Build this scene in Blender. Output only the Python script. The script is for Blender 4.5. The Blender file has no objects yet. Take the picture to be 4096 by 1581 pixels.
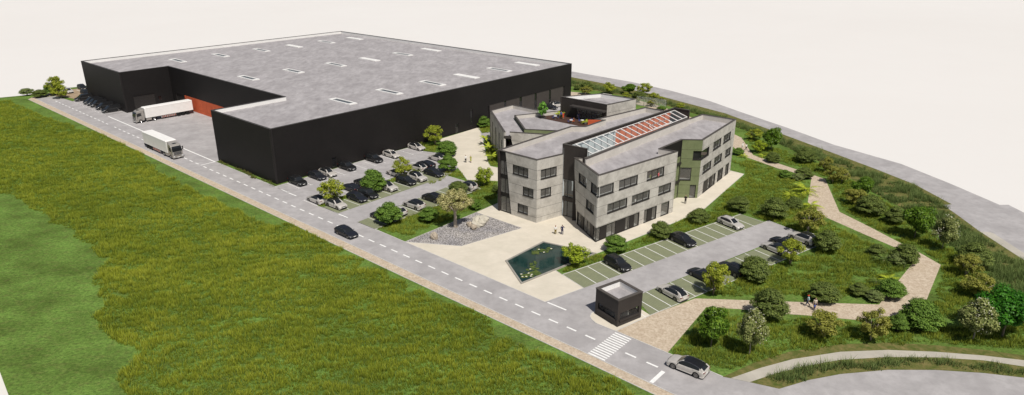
import bpy, math, random
import numpy as np
from mathutils import Vector, Matrix
from mathutils.geometry import tessellate_polygon
random.seed(7); rng = np.random.default_rng(11)
scene = bpy.context.scene; COL = scene.collection
PI = math.pi
# ---------------------------------------------------------------- camera (solved from the buildings' right angles)
FPX, PITCH, CAMH = 2713.9, 0.3648, 48.0
SP, CP = math.sin(PITCH), math.cos(PITCH)
def G(x, y, z=0.0):
    "surveyed point: the place at height z seen at photograph pixel x, y"
    dx, dv = (x-2048)/FPX, (y-790.5)/FPX
    d = (dx, CP-dv*SP, -SP-dv*CP)
    t = (z-CAMH)/d[2]
    return Vector((d[0]*t, d[1]*t, z))
def ZT(ox, oy, s):
    return lambda x, y: (ox+x/s, oy+y/s)
def Q(ox, oy, s, pts, z=0.0):
    return [G(ox+p[0]/s, oy+p[1]/s, z) for p in pts]
def project(P):
    x, y, z = P[0], P[1], P[2]-CAMH
    f = y*CP-z*SP
    return 2048+FPX*x/f, 790.5+FPX*(-y*SP-z*CP)/f
def height_at(base, topy):
    lo, hi = 0.0, 40.0
    for _ in range(30):
        m = (lo+hi)/2
        if project((base.x, base.y, base.z+m))[1] > topy: lo = m
        else: hi = m
    return lo
def mpp(P):
    "metres per photo pixel at P"
    f = P[1]*CP-(P[2]-CAMH)*SP
    return f/FPX
cam_d = bpy.data.cameras.new('camera'); cam = bpy.data.objects.new('camera', cam_d); COL.objects.link(cam)
cam_d.sensor_width = 36.0; cam_d.lens = FPX/4096*36.0; cam_d.clip_start = 1; cam_d.clip_end = 6000
cam.location = (0, 0, CAMH); cam.rotation_euler = (PI/2-PITCH, 0, 0); scene.camera = cam
# ---------------------------------------------------------------- light
SUN = Vector((0.26, -0.56, 1.0)).normalized()
elev = math.asin(SUN.z); az = math.atan2(SUN.x, SUN.y)
w = bpy.data.worlds.new("World"); scene.world = w; w.use_nodes = True
nt = w.node_tree; bg = nt.nodes['Background']
sky = nt.nodes.new('ShaderNodeTexSky'); sky.sky_type = 'NISHITA'; sky.sun_disc = False
sky.sun_elevation = elev; sky.sun_rotation = az; sky.air_density = 1.0; sky.dust_density = 2.5; sky.ozone_density = 0.6
nt.links.new(sky.outputs[0], bg.inputs[0]); bg.inputs[1].default_value = 0.055
sd = bpy.data.lights.new('sun', 'SUN'); sd.energy = 4.15; sd.angle = math.radians(0.6); sd.color = (1.0, 0.95, 0.87)
so = bpy.data.objects.new('sun', sd); COL.objects.link(so)
so.rotation_euler = SUN.to_track_quat('Z', 'Y').to_euler()
scene.view_settings.view_transform = 'Standard'; scene.view_settings.look = 'None'; scene.view_settings.exposure = 0
scene.cycles.max_bounces = 6; scene.cycles.transparent_max_bounces = 12
scene.cycles.use_denoising = True
# ---------------------------------------------------------------- materials
def mat(name, col, rough=.8, metal=0, spec=.3, build=None):
    m = bpy.data.materials.new(name); m.use_nodes = True
    t = m.node_tree; b = t.nodes['Principled BSDF']
    b.inputs['Base Color'].default_value = (*col, 1); b.inputs['Roughness'].default_value = rough
    b.inputs['Metallic'].default_value = metal; b.inputs['Specular IOR Level'].default_value = spec
    if build: build(t, b)
    return m
def noise(t, scale, detail=4, rough=.55, vec=None, dist=0):
    n = t.nodes.new('ShaderNodeTexNoise'); n.inputs['Scale'].default_value = scale
    n.inputs['Detail'].default_value = detail; n.inputs['Roughness'].default_value = rough; n.inputs['Distortion'].default_value = dist
    if vec is not None: t.links.new(vec, n.inputs['Vector'])
    return n.outputs['Fac']
def wpos(t, scale=(1, 1, 1), rot=0):
    g = t.nodes.new('ShaderNodeNewGeometry'); m = t.nodes.new('ShaderNodeMapping')
    m.inputs['Scale'].default_value = scale; m.inputs['Rotation'].default_value = (0, 0, rot)
    t.links.new(g.outputs['Position'], m.inputs['Vector']); return m.outputs[0]
def ramp(t, fac, stops):
    r = t.nodes.new('ShaderNodeValToRGB'); e = r.color_ramp.elements
    while len(e) < len(stops): e.new(0.5)
    for k, (p, c) in enumerate(stops):
        e[k].position = p; e[k].color = (*c, 1) if len(c) == 3 else c
    t.links.new(fac, r.inputs[0]); return r.outputs[0]
def mix(t, a, b, fac, mode='MIX'):
    n = t.nodes.new('ShaderNodeMix'); n.data_type = 'RGBA'; n.blend_type = mode
    for s, v in ((n.inputs[6], a), (n.inputs[7], b), (n.inputs[0], fac)):
        if hasattr(v, 'is_linked') or hasattr(v, 'links'): t.links.new(v, s)
        elif isinstance(v, tuple): s.default_value = (*v, 1)
        else: s.default_value = v
    return n.outputs[2]
def math_n(t, op, a, b=None, c=None):
    n = t.nodes.new('ShaderNodeMath'); n.operation = op
    for k, v in enumerate((a, b, c)):
        if v is None: continue
        if isinstance(v, (int, float)): n.inputs[k].default_value = v
        else: t.links.new(v, n.inputs[k])
    return n.outputs[0]
def bump(t, b, h, strength=.3, dist=.05):
    n = t.nodes.new('ShaderNodeBump'); n.inputs['Strength'].default_value = strength; n.inputs['Distance'].default_value = dist
    t.links.new(h, n.inputs['Height']); t.links.new(n.outputs[0], b.inputs['Normal'])
def two_noise(c1, c2, c3, s1, s2, stretch=(1, 1, 1), fine=.25, bmp=0, rot=0):
    "large cloudy patches between two colours, finer mottling towards a third"
    def f(t, b):
        v = wpos(t, stretch, rot)
        n1 = noise(t, s1, 5, .6, v, .4); n2 = noise(t, s2, 6, .7, v)
        c = ramp(t, n1, [(.34, c1), (.66, c2)])
        k = math_n(t, 'MULTIPLY', ramp(t, n2, [(.42, (0, 0, 0)), (.68, (1, 1, 1))]), fine)
        c = mix(t, c, c3, k); t.links.new(c, b.inputs['Base Color'])
        if bmp: bump(t, b, n2, bmp)
    return f
M = {}
M['backdrop'] = mat('pale_ground', (.8, .76, .72), .95, spec=.1, build=two_noise((.672, .655, .636), (.692, .677, .660), (.648, .627, .608), .004, .05, fine=.15))
M['asphalt'] = mat('asphalt', (.27, .26, .265), .9, build=two_noise((.335, .320, .322), (.425, .408, .410), (.26, .248, .25), .2, .75, (1, 1, 1), .5, .03))
M['roofing'] = mat('roof_membrane', (.3, .29, .3), .85, build=two_noise((.315, .298, .305), (.425, .405, .413), (.23, .216, .222), .2, .55, (1.5, .7, 1), .65, .02))
M['plaza'] = mat('pale_paving', (.55, .5, .42), .85, build=two_noise((.57, .525, .435), (.655, .60, .505), (.50, .44, .36), .25, 1.4, (1, 1.4, 1), .28, .02))
M['path_paving'] = mat('grey_paving', (.45, .42, .36), .85, build=two_noise((.40, .375, .325), (.48, .45, .39), (.33, .3, .26), .2, 1.5, fine=.3))
M['sand'] = mat('sandy_gravel', (.45, .36, .27), .95, build=two_noise((.47, .385, .29), (.60, .515, .405), (.30, .22, .15), 1.1, 3.2, fine=.75, bmp=.15))
M['dirt'] = mat('brown_dirt', (.3, .23, .16), .95, build=two_noise((.30, .22, .14), (.42, .33, .23), (.2, .14, .09), .5, 2.5, fine=.4))
def gravel(t, b):
    v = wpos(t)
    vo = t.nodes.new('ShaderNodeTexVoronoi'); vo.inputs['Scale'].default_value = 11.0; t.links.new(v, vo.inputs['Vector'])
    sep = t.nodes.new('ShaderNodeSeparateColor'); t.links.new(vo.outputs['Color'], sep.inputs[0])
    c = ramp(t, sep.outputs[0], [(0, (.05, .045, .04)), (.3, (.20, .185, .18)), (.6, (.36, .345, .34)), (1, (.68, .66, .65))])
    big = ramp(t, noise(t, .35, 3, .5, v), [(.35, (.72, .72, .75)), (.65, (1, .98, .95))])
    t.links.new(mix(t, c, big, 1.0, 'MULTIPLY'), b.inputs['Base Color']); bump(t, b, vo.outputs['Distance'], .5, .04)
M['gravel'] = mat('grey_pebble_gravel', (.4, .38, .38), .9, build=gravel)
def lawn_mat(t, b):
    v = wpos(t, (1, 1.4, 1)); n1 = noise(t, .14, 4, .6, v); n2 = noise(t, .8, 6, .75, v); n3 = noise(t, 2.0, 8, .85, v)
    c = ramp(t, n1, [(.34, (.075, .125, .024)), (.66, (.135, .235, .048))]); c = mix(t, c, (.135, .13, .05), math_n(t, 'MULTIPLY', ramp(t, n2, [(.48, (0, 0, 0)), (.7, (1, 1, 1))]), .55))
    c = mix(t, c, ramp(t, n3, [(.36, (.42, .48, .42)), (.64, (1.6, 1.52, 1.5))]), 1.0, 'MULTIPLY'); t.links.new(c, b.inputs['Base Color']); bump(t, b, n3, .8, .12)
M['lawn'] = mat('lawn', (.06, .1, .02), .95, spec=.1, build=lawn_mat)
M['verge'] = mat('dry_verge', (.12, .12, .04), .95, spec=.1, build=two_noise((.085, .105, .024), (.21, .17, .07), (.05, .09, .015), .9, 2.6, fine=.6, bmp=.2))
def grid_paver(t, b):
    v = wpos(t, (1, 1, 1), math.radians(-41.16) if False else 0.72)
    br = t.nodes.new('ShaderNodeTexChecker'); br.inputs['Scale'].default_value = 7.0; t.links.new(v, br.inputs['Vector'])
    br.inputs['Color1'].default_value = (.17, .185, .10, 1); br.inputs['Color2'].default_value = (.25, .265, .17, 1)
    n = noise(t, .9, 4, .6, v)
    c = mix(t, br.outputs[0], (.175, .19, .12), ramp(t, n, [(.35, (0, 0, 0)), (.7, (.8, .8, .8))]))
    t.links.new(c, b.inputs['Base Color']); bump(t, b, br.outputs['Fac'], .25, .03)
M['grid'] = mat('grass_grid_paver', (.2, .24, .12), .95, build=grid_paver)
M['marking'] = mat('road_paint', (.8, .8, .78), .7, build=lambda t, b: t.links.new(ramp(t, noise(t, 3, 5, .7, wpos(t)), [(.3, (.66, .655, .64)), (.6, (.83, .83, .815))]), b.inputs['Base Color']))
M['kerb'] = mat('kerb_stone', (.52, .5, .47), .85, build=two_noise((.46, .45, .43), (.58, .565, .54), (.4, .38, .36), .8, 4))
JZ = [1.0, 2.72, 4.58, 6.28, 8.12, 9.93]
def concrete(base, dark, light):
    def f(t, b):
        v = wpos(t)
        n1 = noise(t, .42, 6, .62, v, .6); n2 = noise(t, 2.2, 6, .7, v); n3 = noise(t, 9, 3, .6, wpos(t, (1, 1, .12)))
        c = ramp(t, n1, [(.30, dark), (.5, base), (.72, light)])
        c = mix(t, c, tuple(x*.62 for x in base), math_n(t, 'MULTIPLY', ramp(t, n2, [(.45, (0, 0, 0)), (.75, (1, 1, 1))]), .45))
        c = mix(t, c, tuple(min(1, x*1.25) for x in light), math_n(t, 'MULTIPLY', ramp(t, n3, [(.5, (0, 0, 0)), (.8, (1, 1, 1))]), .22))
        g = t.nodes.new('ShaderNodeNewGeometry'); s = t.nodes.new('ShaderNodeSeparateXYZ'); t.links.new(g.outputs['Position'], s.inputs[0])
        tot = None
        for z in JZ:
            k = math_n(t, 'COMPARE', s.outputs[2], z, .022)
            tot = k if tot is None else math_n(t, 'MAXIMUM', tot, k)
        c = mix(t, c, (.03, .028, .026), tot)
        t.links.new(c, b.inputs['Base Color']); bump(t, b, n2, .15, .02)
    return f
M['concrete'] = mat('fair_faced_concrete', (.4, .38, .35), .85, build=concrete((.505, .48, .437), (.355, .335, .302), (.60, .576, .53)))
M['green_clad'] = mat('olive_green_render', (.17, .2, .09), .85, build=concrete((.185, .215, .105), (.155, .185, .088), (.21, .24, .125)))
M['green_dark'] = mat('dark_green_cladding', (.05, .06, .035), .8, build=two_noise((.055, .065, .04), (.075, .09, .055), (.04, .045, .03), .5, 3))
M['black_clad'] = mat('black_metal_cladding', (.022, .019, .019), .6, spec=.2, build=two_noise((.0125, .011, .011), (.0165, .0145, .0142), (.010, .009, .009), .12, 1.2, fine=.4))
M['corner'] = mat('corner_highlight_tone', (.02, .018, .018), .5, build=two_noise((.017, .015, .015), (.023, .020, .020), (.014, .012, .012), .3, 2))  # lighter than the cladding: edge highlight put into the colour
M['brown_clad'] = mat('dark_brown_cladding', (.045, .037, .034), .6, build=two_noise((.040, .033, .030), (.053, .044, .040), (.03, .025, .023), .4, 2, fine=.3))
M['panel'] = mat('grey_brown_panel', (.06, .05, .046), .6, build=two_noise((.054, .046, .042), (.066, .057, .052), (.045, .038, .034), .3, 2, fine=.3))
M['coping'] = mat('grey_brown_coping', (.11, .1, .092), .6, build=two_noise((.072, .063, .056), (.092, .082, .074), (.058, .05, .045), .5, 4))
M['coping_dark'] = mat('dark_coping', (.05, .045, .043), .5, build=two_noise((.045, .04, .038), (.06, .054, .05), (.04, .035, .03), .5, 4))
M['parapet'] = mat('pale_parapet_lining', (.58, .55, .5), .8, build=two_noise((.53, .50, .455), (.62, .59, .545), (.44, .41, .37), .4, 2, fine=.3))
M['parapet_white'] = mat('white_parapet_lining', (.8, .79, .77), .8, build=two_noise((.77, .76, .74), (.83, .82, .8), (.7, .69, .67), .2, 1.5))
M['frame'] = mat('dark_window_frame', (.025, .022, .021), .45, spec=.5)
M['white_metal'] = mat('white_painted_steel', (.8, .79, .77), .5, build=lambda t, b: t.links.new(ramp(t, noise(t, 2.5, 3), [(.3, (.74, .73, .71)), (.7, (.83, .82, .8))]), b.inputs['Base Color']))
M['orange'] = mat('orange_render', (.55, .1, .035), .75, build=two_noise((.52, .100, .038), (.62, .130, .05), (.45, .08, .03), .5, 2.5, fine=.35))
M['orange_in'] = mat('orange_inner_wall', (.8, .2, .09), .8, build=two_noise((.80, .20, .085), (.88, .25, .11), (.7, .16, .07), .5, 2.5, fine=.3))  # brighter copy of the orange, replacing sunlight that does not reach inside
M['deck'] = mat('brown_deck', (.1, .05, .035), .8, build=two_noise((.055, .028, .021), (.080, .042, .031), (.04, .02, .015), 1.2, 6, (1, 5, 1), .4))
M['interior'] = mat('interior_wall', (.5, .47, .43), .9, build=two_noise((.48, .45, .41), (.55, .52, .48), (.4, .37, .34), .3, 1))
M['floor_in'] = mat('interior_floor', (.62, .6, .57), .6, build=two_noise((.58, .56, .53), (.66, .64, .61), (.5, .47, .44), .5, 2))
M['wood'] = mat('pale_timber', (.5, .33, .17), .6, build=two_noise((.44, .28, .14), (.56, .38, .2), (.36, .22, .1), 1, 8, (1, 1, 6)))
M['black_panel'] = mat('black_infill_panel', (.018, .016, .016), .5)
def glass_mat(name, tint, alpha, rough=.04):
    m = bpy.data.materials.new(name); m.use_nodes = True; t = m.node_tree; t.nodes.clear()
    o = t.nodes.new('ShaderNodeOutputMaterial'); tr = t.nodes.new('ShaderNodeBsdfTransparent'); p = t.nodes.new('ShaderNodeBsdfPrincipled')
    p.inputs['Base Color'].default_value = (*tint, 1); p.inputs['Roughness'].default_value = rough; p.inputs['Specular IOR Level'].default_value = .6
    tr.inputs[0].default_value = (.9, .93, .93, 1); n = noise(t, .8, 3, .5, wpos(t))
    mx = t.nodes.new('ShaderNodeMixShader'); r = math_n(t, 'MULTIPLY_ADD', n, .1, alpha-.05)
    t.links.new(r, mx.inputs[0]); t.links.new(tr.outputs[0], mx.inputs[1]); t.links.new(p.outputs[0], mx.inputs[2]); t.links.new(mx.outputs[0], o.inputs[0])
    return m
M['glass'] = glass_mat('window_glass', (.24, .23, .21), .46)  # grey diffuse base paints the haze reflected in the panes
M['glass_clear'] = glass_mat('clear_glass', (.2, .19, .18), .15)
M['glass_dark'] = glass_mat('tinted_glass', (.02, .02, .022), .78)
M['glass_sky'] = glass_mat('skylight_glass', (.45, .52, .56), .09)
M['skylight_dark'] = mat('dark_rooflight_glass', (.09, .10, .105), .25, spec=.5, build=lambda t, b: t.links.new(ramp(t, noise(t, .7, 4, .6, wpos(t)), [(.3, (.06, .067, .072)), (.7, (.13, .14, .145))]), b.inputs['Base Color']))
# ---------------------------------------------------------------- mesh helpers
def mesh_obj(name, V, F, m, parent=None, smooth=False, mats=None, midx=None, normals=None):
    me = bpy.data.meshes.new(name); me.from_pydata([tuple(v) for v in V], [], [tuple(f) for f in F]); me.update()
    for mm in (mats or [m]): me.materials.append(mm)
    if midx is not None: me.polygons.foreach_set('material_index', np.array(midx, dtype=np.int32))
    if smooth: me.polygons.foreach_set('use_smooth', np.ones(len(me.polygons), dtype=bool))
    o = bpy.data.objects.new(name, me); COL.objects.link(o)
    if parent is not None: o.parent = parent
    return o
class MB:
    "collects shapes and links them as one mesh"
    def __init__(s): s.v = []; s.f = []; s.mi = []
    def add(s, V, F, mi=0):
        b = len(s.v); s.v += [tuple(v) for v in V]; s.f += [tuple(b+i for i in f) for f in F]; s.mi += [mi]*len(F); return s
    def box(s, x0, x1, y0, y1, z0, z1, mi=0, M4=None):
        V = [Vector((x, y, z)) for z in (z0, z1) for y in (y0, y1) for x in (x0, x1)]
        if M4 is not None: V = [M4 @ v for v in V]
        return s.add(V, [(0, 2, 3, 1), (4, 5, 7, 6), (0, 1, 5, 4), (2, 6, 7, 3), (0, 4, 6, 2), (1, 3, 7, 5)], mi)
    def quad(s, a, b, c, d, mi=0): return s.add([a, b, c, d], [(0, 1, 2, 3)], mi)
    def prism(s, poly, z0, z1, mi=0, top=True, bottom=False):
        n = len(poly); V = [(p[0], p[1], z0) for p in poly]+[(p[0], p[1], z1) for p in poly]
        F = [(i, (i+1) % n, n+(i+1) % n, n+i) for i in range(n)]
        tri = tessellate_polygon([[Vector((p[0], p[1], 0)) for p in poly]])
        ccw = area2(poly) > 0
        if not ccw: F = [tuple(reversed(f)) for f in F]
        for tr in tri:
            a, b_, c = [Vector((poly[i][0], poly[i][1])) for i in tr]
            up = (b_-a).cross(c-a) if False else (b_.x-a.x)*(c.y-a.y)-(b_.y-a.y)*(c.x-a.x)
            tt = tr if up > 0 else tuple(reversed(tr))
            if top: F.append(tuple(n+i for i in tt))
            if bottom: F.append(tuple(reversed(tt)))
        return s.add(V, F, mi)
    def tube(s, pts, rad, seg=8, mi=0, cap=True):
        pts = [Vector(p) for p in pts]; n = len(pts); V = []; up = Vector((0, 0, 1))
        for i, p in enumerate(pts):
            d = (pts[min(i+1, n-1)]-pts[max(i-1, 0)]).normalized()
            a = d.cross(up if abs(d.z) < .95 else Vector((1, 0, 0))).normalized(); b = d.cross(a)
            r = rad[i] if isinstance(rad, (list, tuple)) else rad
            for k in range(seg):
                t = 2*PI*k/seg; V.append(p+a*(r*math.cos(t))+b*(r*math.sin(t)))
        F = [(i*seg+k, i*seg+(k+1) % seg, (i+1)*seg+(k+1) % seg, (i+1)*seg+k) for i in range(n-1) for k in range(seg)]
        if cap: F += [tuple(range(seg))[::-1], tuple((n-1)*seg+k for k in range(seg))]
        return s.add(V, F, mi)
    def lathe(s, prof, seg=16, M4=None, mi=0):
        V = []; n = len(prof)
        for r, z in prof:
            for k in range(seg):
                t = 2*PI*k/seg; v = Vector((r*math.cos(t), r*math.sin(t), z)); V.append(M4 @ v if M4 is not None else v)
        F = [(i*seg+k, i*seg+(k+1) % seg, (i+1)*seg+(k+1) % seg, (i+1)*seg+k) for i in range(n-1) for k in range(seg)]
        return s.add(V, F, mi)
    def ball(s, c, r, seg=12, rings=8, mi=0, M4=None):
        r = r if isinstance(r, (tuple, list, Vector)) else (r, r, r); V = []
        for i in range(rings+1):
            ph = PI*i/rings
            for k in range(seg):
                t = 2*PI*k/seg; v = Vector((r[0]*math.sin(ph)*math.cos(t), r[1]*math.sin(ph)*math.sin(t), r[2]*math.cos(ph)))
                if M4 is not None: v = M4 @ v
                V.append(Vector(c)+v)
        F = [(i*seg+k, (i+1)*seg+k, (i+1)*seg+(k+1) % seg, i*seg+(k+1) % seg) for i in range(rings) for k in range(seg)]
        return s.add(V, F, mi)
    def build(s, name, m, parent=None, smooth=False, mats=None):
        return mesh_obj(name, s.v, s.f, m, parent, smooth, mats, s.mi if mats else None)
def area2(poly): return sum(poly[i][0]*poly[(i+1) % len(poly)][1]-poly[(i+1) % len(poly)][0]*poly[i][1] for i in range(len(poly)))
def tag(o, label=None, cat=None, group=None, kind=None):
    if label: o['label'] = label
    if cat: o['category'] = cat
    if group: o['group'] = group
    if kind: o['kind'] = kind
    return o
def empty(name, loc=(0, 0, 0), rz=0.0, label=None, cat=None, group=None):
    o = bpy.data.objects.new(name, None); COL.objects.link(o); o.location = loc; o.rotation_euler = (0, 0, rz); o.empty_display_size = .3
    return tag(o, label, cat, group)
KIDS = {}
def kids(o): return [c for c in o.children]
def copy_tree(o, parent=None):
    c = o.copy(); COL.objects.link(c); c.parent = parent
    for ch in list(o.children): copy_tree(ch, c)
    return c
def inset(poly, d):
    "inner offset of a counter-clockwise outline"
    n = len(poly); out = []
    for i in range(n):
        p0, p1, p2 = [Vector((poly[j % n][0], poly[j % n][1])) for j in (i-1, i, i+1)]
        a = (p1-p0).normalized(); b = (p2-p1).normalized()
        na = Vector((-a.y, a.x)); nb = Vector((-b.y, b.x)); k = na+nb
        if k.length < 1e-4: k = na
        k = k/(max(.25, 1+na.dot(nb)))
        out.append(p1+k*d)
    return out
def inside(px, py, poly):
    c = np.zeros(len(px), bool); n = len(poly); j = n-1
    for i in range(n):
        xi, yi, xj, yj = poly[i][0], poly[i][1], poly[j][0], poly[j][1]
        if abs(yj-yi) > 1e-9:
            m = ((yi > py) != (yj > py)) & (px < (xj-xi)*(py-yi)/(yj-yi)+xi); c ^= m
        j = i
    return c
# ================================================================ GROUND
def sheet(name, polys, z, m, kind='structure', label=None):
    b = MB()
    for p in polys:
        pts = [Vector((q[0], q[1], 0)) for q in p]
        for tr in tessellate_polygon([pts]):
            a, b_, c = [pts[i] for i in tr]
            up = (b_.x-a.x)*(c.y-a.y)-(b_.y-a.y)*(c.x-a.x)
            tt = tr if up > 0 else tuple(reversed(tr))
            b.add([(pts[i].x, pts[i].y, z) for i in tt], [(0, 1, 2)])
    o = b.build(name, m); o['kind'] = kind
    if label: o['label'] = label
    return o
def strip_pts(line, w):
    line = [Vector((p[0], p[1])) for p in line]; L = []; R_ = []
    for i, p in enumerate(line):
        d = (line[min(i+1, len(line)-1)]-line[max(i-1, 0)]).normalized(); n = Vector((-d.y, d.x))
        L.append(p+n*w/2); R_.append(p-n*w/2)
    return L, R_
def strip(b, line, w, z0, z1):
    L, R_ = strip_pts(line, w)
    for i in range(len(line)-1):
        b.prism([R_[i], R_[i+1], L[i+1], L[i]], z0, z1)
def P0(*pts): return [G(x, y) for x, y in pts]
backdrop = sheet('ground', [[(-2500, -50), (2500, -50), (2500, 4000), (-2500, 4000)]], -.6, M['backdrop'])
z1 = ZT(50, 200, 3.3127)
# outline of the whole landscaped plate
plate = P0((86, 382.6), (186, 369), (279, 351), (310, 348), (420, 330), (700, 290), (1300, 215), (1700, 225), (2286, 286), (2376, 302), (2525, 328), (2674.5, 361), (2840, 405), (2967, 450), (3150, 512), (3336.6, 580), (3604, 656), (3794, 732), (3998.6, 820), (4034, 820), (4096, 851), (4330, 960), (4400, 1500), (4500, 1900), (3600, 1950), (1500, 1950), (180, 1950), (35, 1581), (0, 1487), (-150, 1084), (-380, 427))
lawn_b = MB(); lawn_b.prism(list(reversed(plate)) if area2(plate) < 0 else plate, -.62, 0.0)
lawn = lawn_b.build('lawn', M['lawn']); lawn['kind'] = 'structure'
# road and yard
WA = Vector((0.75286, -0.65818, 0)); WB = Vector((0.65818, 0.75286, 0)); WP6 = Vector((-49.06, 133.3, 0))
def wh(u, v, z=0): return WP6+WA*u+WB*v+Vector((0, 0, z))
S_ = .48
WW, WL, WX5, WY4, WX3, WY1 = 248.73*S_, 213.776*S_, 52.07*S_, 38.3*S_, 185.93*S_, 9.37*S_
# measured in photograph: P1..P8
FP = {'P6': wh(0, 0), 'P5': wh(-WX5, 0), 'P4': wh(-WX5, WY4), 'P3': wh(-WX3, WY4), 'P2': wh(-WX3, WY1), 'P1': wh(-WW*.0-WX3-(WW-WX3), WY1), 'P8': wh(-WW, WL), 'P7': wh(0, WL)}
inner = [(143.6, 395.6), (365.5, 499.8), (700, 655.3), (1200, 886), (1300, 931), (1700, 1116.8), (1900, 1209.8), (2300, 1393), (2701, 1580.7), (2900, 1676)]
outer = [(112, 397.7), (332, 500), (700, 674.6), (1200, 911), (1277.5, 949.6), (1700, 1148.5), (1900, 1241.5), (2300, 1428), (2621, 1580.7), (2820, 1677)]
rside = [(222, 384.5), (290, 406), (306, 396)]
asphalt1 = P0(*inner)+P0((3300, 1900), (4500, 1900), (4400, 1560), (4096, 1511.7), (3933, 1492.7), (3742.5, 1480.6), (3552, 1480), (3361.7, 1497), (3234.7, 1521), (3117, 1556), (2998.6, 1529.5), (2924, 1514), (2891, 1508), (2669.6, 1412.5), (2463, 1325), (2180, 1208.3), (1900, 1087.5), (1621, 968.4), (1502.5, 917.7), (1430.4, 889), (1354, 854.5), (1288, 828), (1150.7, 771.5), (1101.4, 747), (862.7, 648.2))+[FP['P5']+WB*.6, FP['P4'], FP['P3'], FP['P2'], FP['P1']]+P0(*reversed(rside))
road = sheet('road', [asphalt1], .010, M['asphalt'])
park1 = P0((1101.4, 747), (1533, 619), (1633, 592.6), (1690, 574), (1748, 595.5), (1870, 640), (1790, 705), (1852.4, 723.3), (1886.6, 746.3), (1430.4, 889), (1400, 902), (1150, 800))
sheet('car_park', [park1], .013, M['asphalt'])
far = [(2000, 255), (2286, 286), (2376, 302), (2525, 328), (2674.5, 361), (2840, 405), (2967, 450), (3150, 512), (3336.6, 580), (3604, 656), (3794, 732), (3998.6, 820), (4034, 820), (4096, 851), (4330, 960), (4360, 1180), (4096, 1012.7), (3977, 936), (3962.8, 930), (3918.5, 926), (3836.6, 865.5), (3772, 820), (3808, 818), (3660.5, 739), (3498.6, 675), (3294, 598), (3132, 538), (3055, 510), (2900, 453.5), (2770, 419), (2634, 383), (2414, 334), (2286, 309), (2000, 277)]
sheet('outer_road', [P0(*far)], .012, M['asphalt'])
sheet('roadside_path', [P0(*inner)+list(reversed(P0(*outer)))+P0((150, 381), (186, 375), (207, 371), (222, 383))[::1]], .014, M['sand'])
sheet('dirt_lot', [P0((186, 374), (207, 369.6), (279.4, 358.5), (312.6, 355), (420, 345), (520, 380), (420, 420), (302, 397.7), (280, 392), (258, 389), (222, 384.4))], .018, M['dirt'])
sheet('lawn_patch', [P0((267, 398), (290, 406), (303, 402.5), (300, 396), (262, 391.5))], .022, M['lawn'])
sheet('lawn_patch', [P0((1633, 594), (1692, 573), (1760, 585), (1752, 612), (1700, 606))], .0215, M['lawn'])
sheet('lawn_patch', [P0((1290, 830), (1268, 822), (1704, 664), (1718, 679))], .0215, M['lawn'])
plaza_px = [(1618, 968), (1905.8, 849), (1991, 813.6), (1991, 725.4), (1959, 723.3), (1870.5, 721.3), (1824, 661), (1755.8, 558.4), (1914.8, 510), (1924.8, 536), (1953, 653), (1961, 665), (1991, 669), (2030, 700), (2060, 560), (2300, 480), (2600, 560), (2922, 683.5), (2976, 696.7), (2817, 836), (2700, 890), (2602.6, 929), (2393, 1012), (2386, 1016), (2222, 1083), (2333.8, 1152.7), (2180, 1208.3), (1900, 1087.5)]
plaza = P0(*plaza_px); sheet('plaza', [plaza], .018, M['plaza'])
gravel_px = [(1620, 968.5), (1905.8, 850), (2087.8, 912.8), (1846, 985.3)]
sheet('gravel_bed', [P0(*gravel_px)], .028, M['gravel'])
sheet('paved_strip', [P0((1914.8, 512), (1990, 470), (2290, 398), (2340, 398), (2320, 470), (2060, 560), (1932, 563))], .021, M['asphalt'])
sheet('lawn_patch', [P0((1918, 506), (1975, 488), (1972, 524), (1928, 534))], .0245, M['lawn'])
sheet('lawn_patch', [P0((1932, 563), (1990, 555), (2010, 640), (1996, 672), (1961, 665), (1953, 653))], .0245, M['lawn'])
# car park by the pond
lane2 = P0((2180, 1208.3), (2333.8, 1152.7), (3054, 890), (3075.4, 885), (3188.6, 927.2), (2640, 1146), (2601.7, 1161), (2400, 1262), (2440, 1300), (2350, 1280))
lane2 = P0((2180, 1208.3), (2333.8, 1152.7), (3054, 890), (3075.4, 884), (3190, 928), (2590, 1166), (2500, 1205), (2560, 1240), (2463, 1326), (2360, 1286))
sheet('car_park_lane', [lane2], .014, M['asphalt'])
U0, U1 = G(2250, 1099.6), G(2333.8, 1152.7); Ue0, Ue1 = G(2962, 857.9), G(3054, 890)
Lt0, Lt1 = G(2480, 1210), G(3188.6, 927.2); Lb0, Lb1 = G(2601.5, 1261.5), G(3270, 983.7)
Lt0 = G(2538, 1187.5); Lt1 = Lb1-(U1-U0).normalized()*5.05; print('Lt1', project(Lt1))
sheet('grid_paving', [[U0, U1, Ue1, Ue0]], .020, M['grid'])
sheet('grid_paving', [[Lt0, Lb0, Lb1, Lt1]], .020, M['grid'])
Ml = P0((1287.5, 828.6), (1352, 854), (1786, 706), (1718, 680))
Ll = P0((1430.4, 889), (1500.9, 917.6), (1922.8, 755.5), (1852.4, 723.3))
sheet('grid_paving', [Ml], .020, M['grid']); sheet('grid_paving', [Ll], .020, M['grid'])
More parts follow.
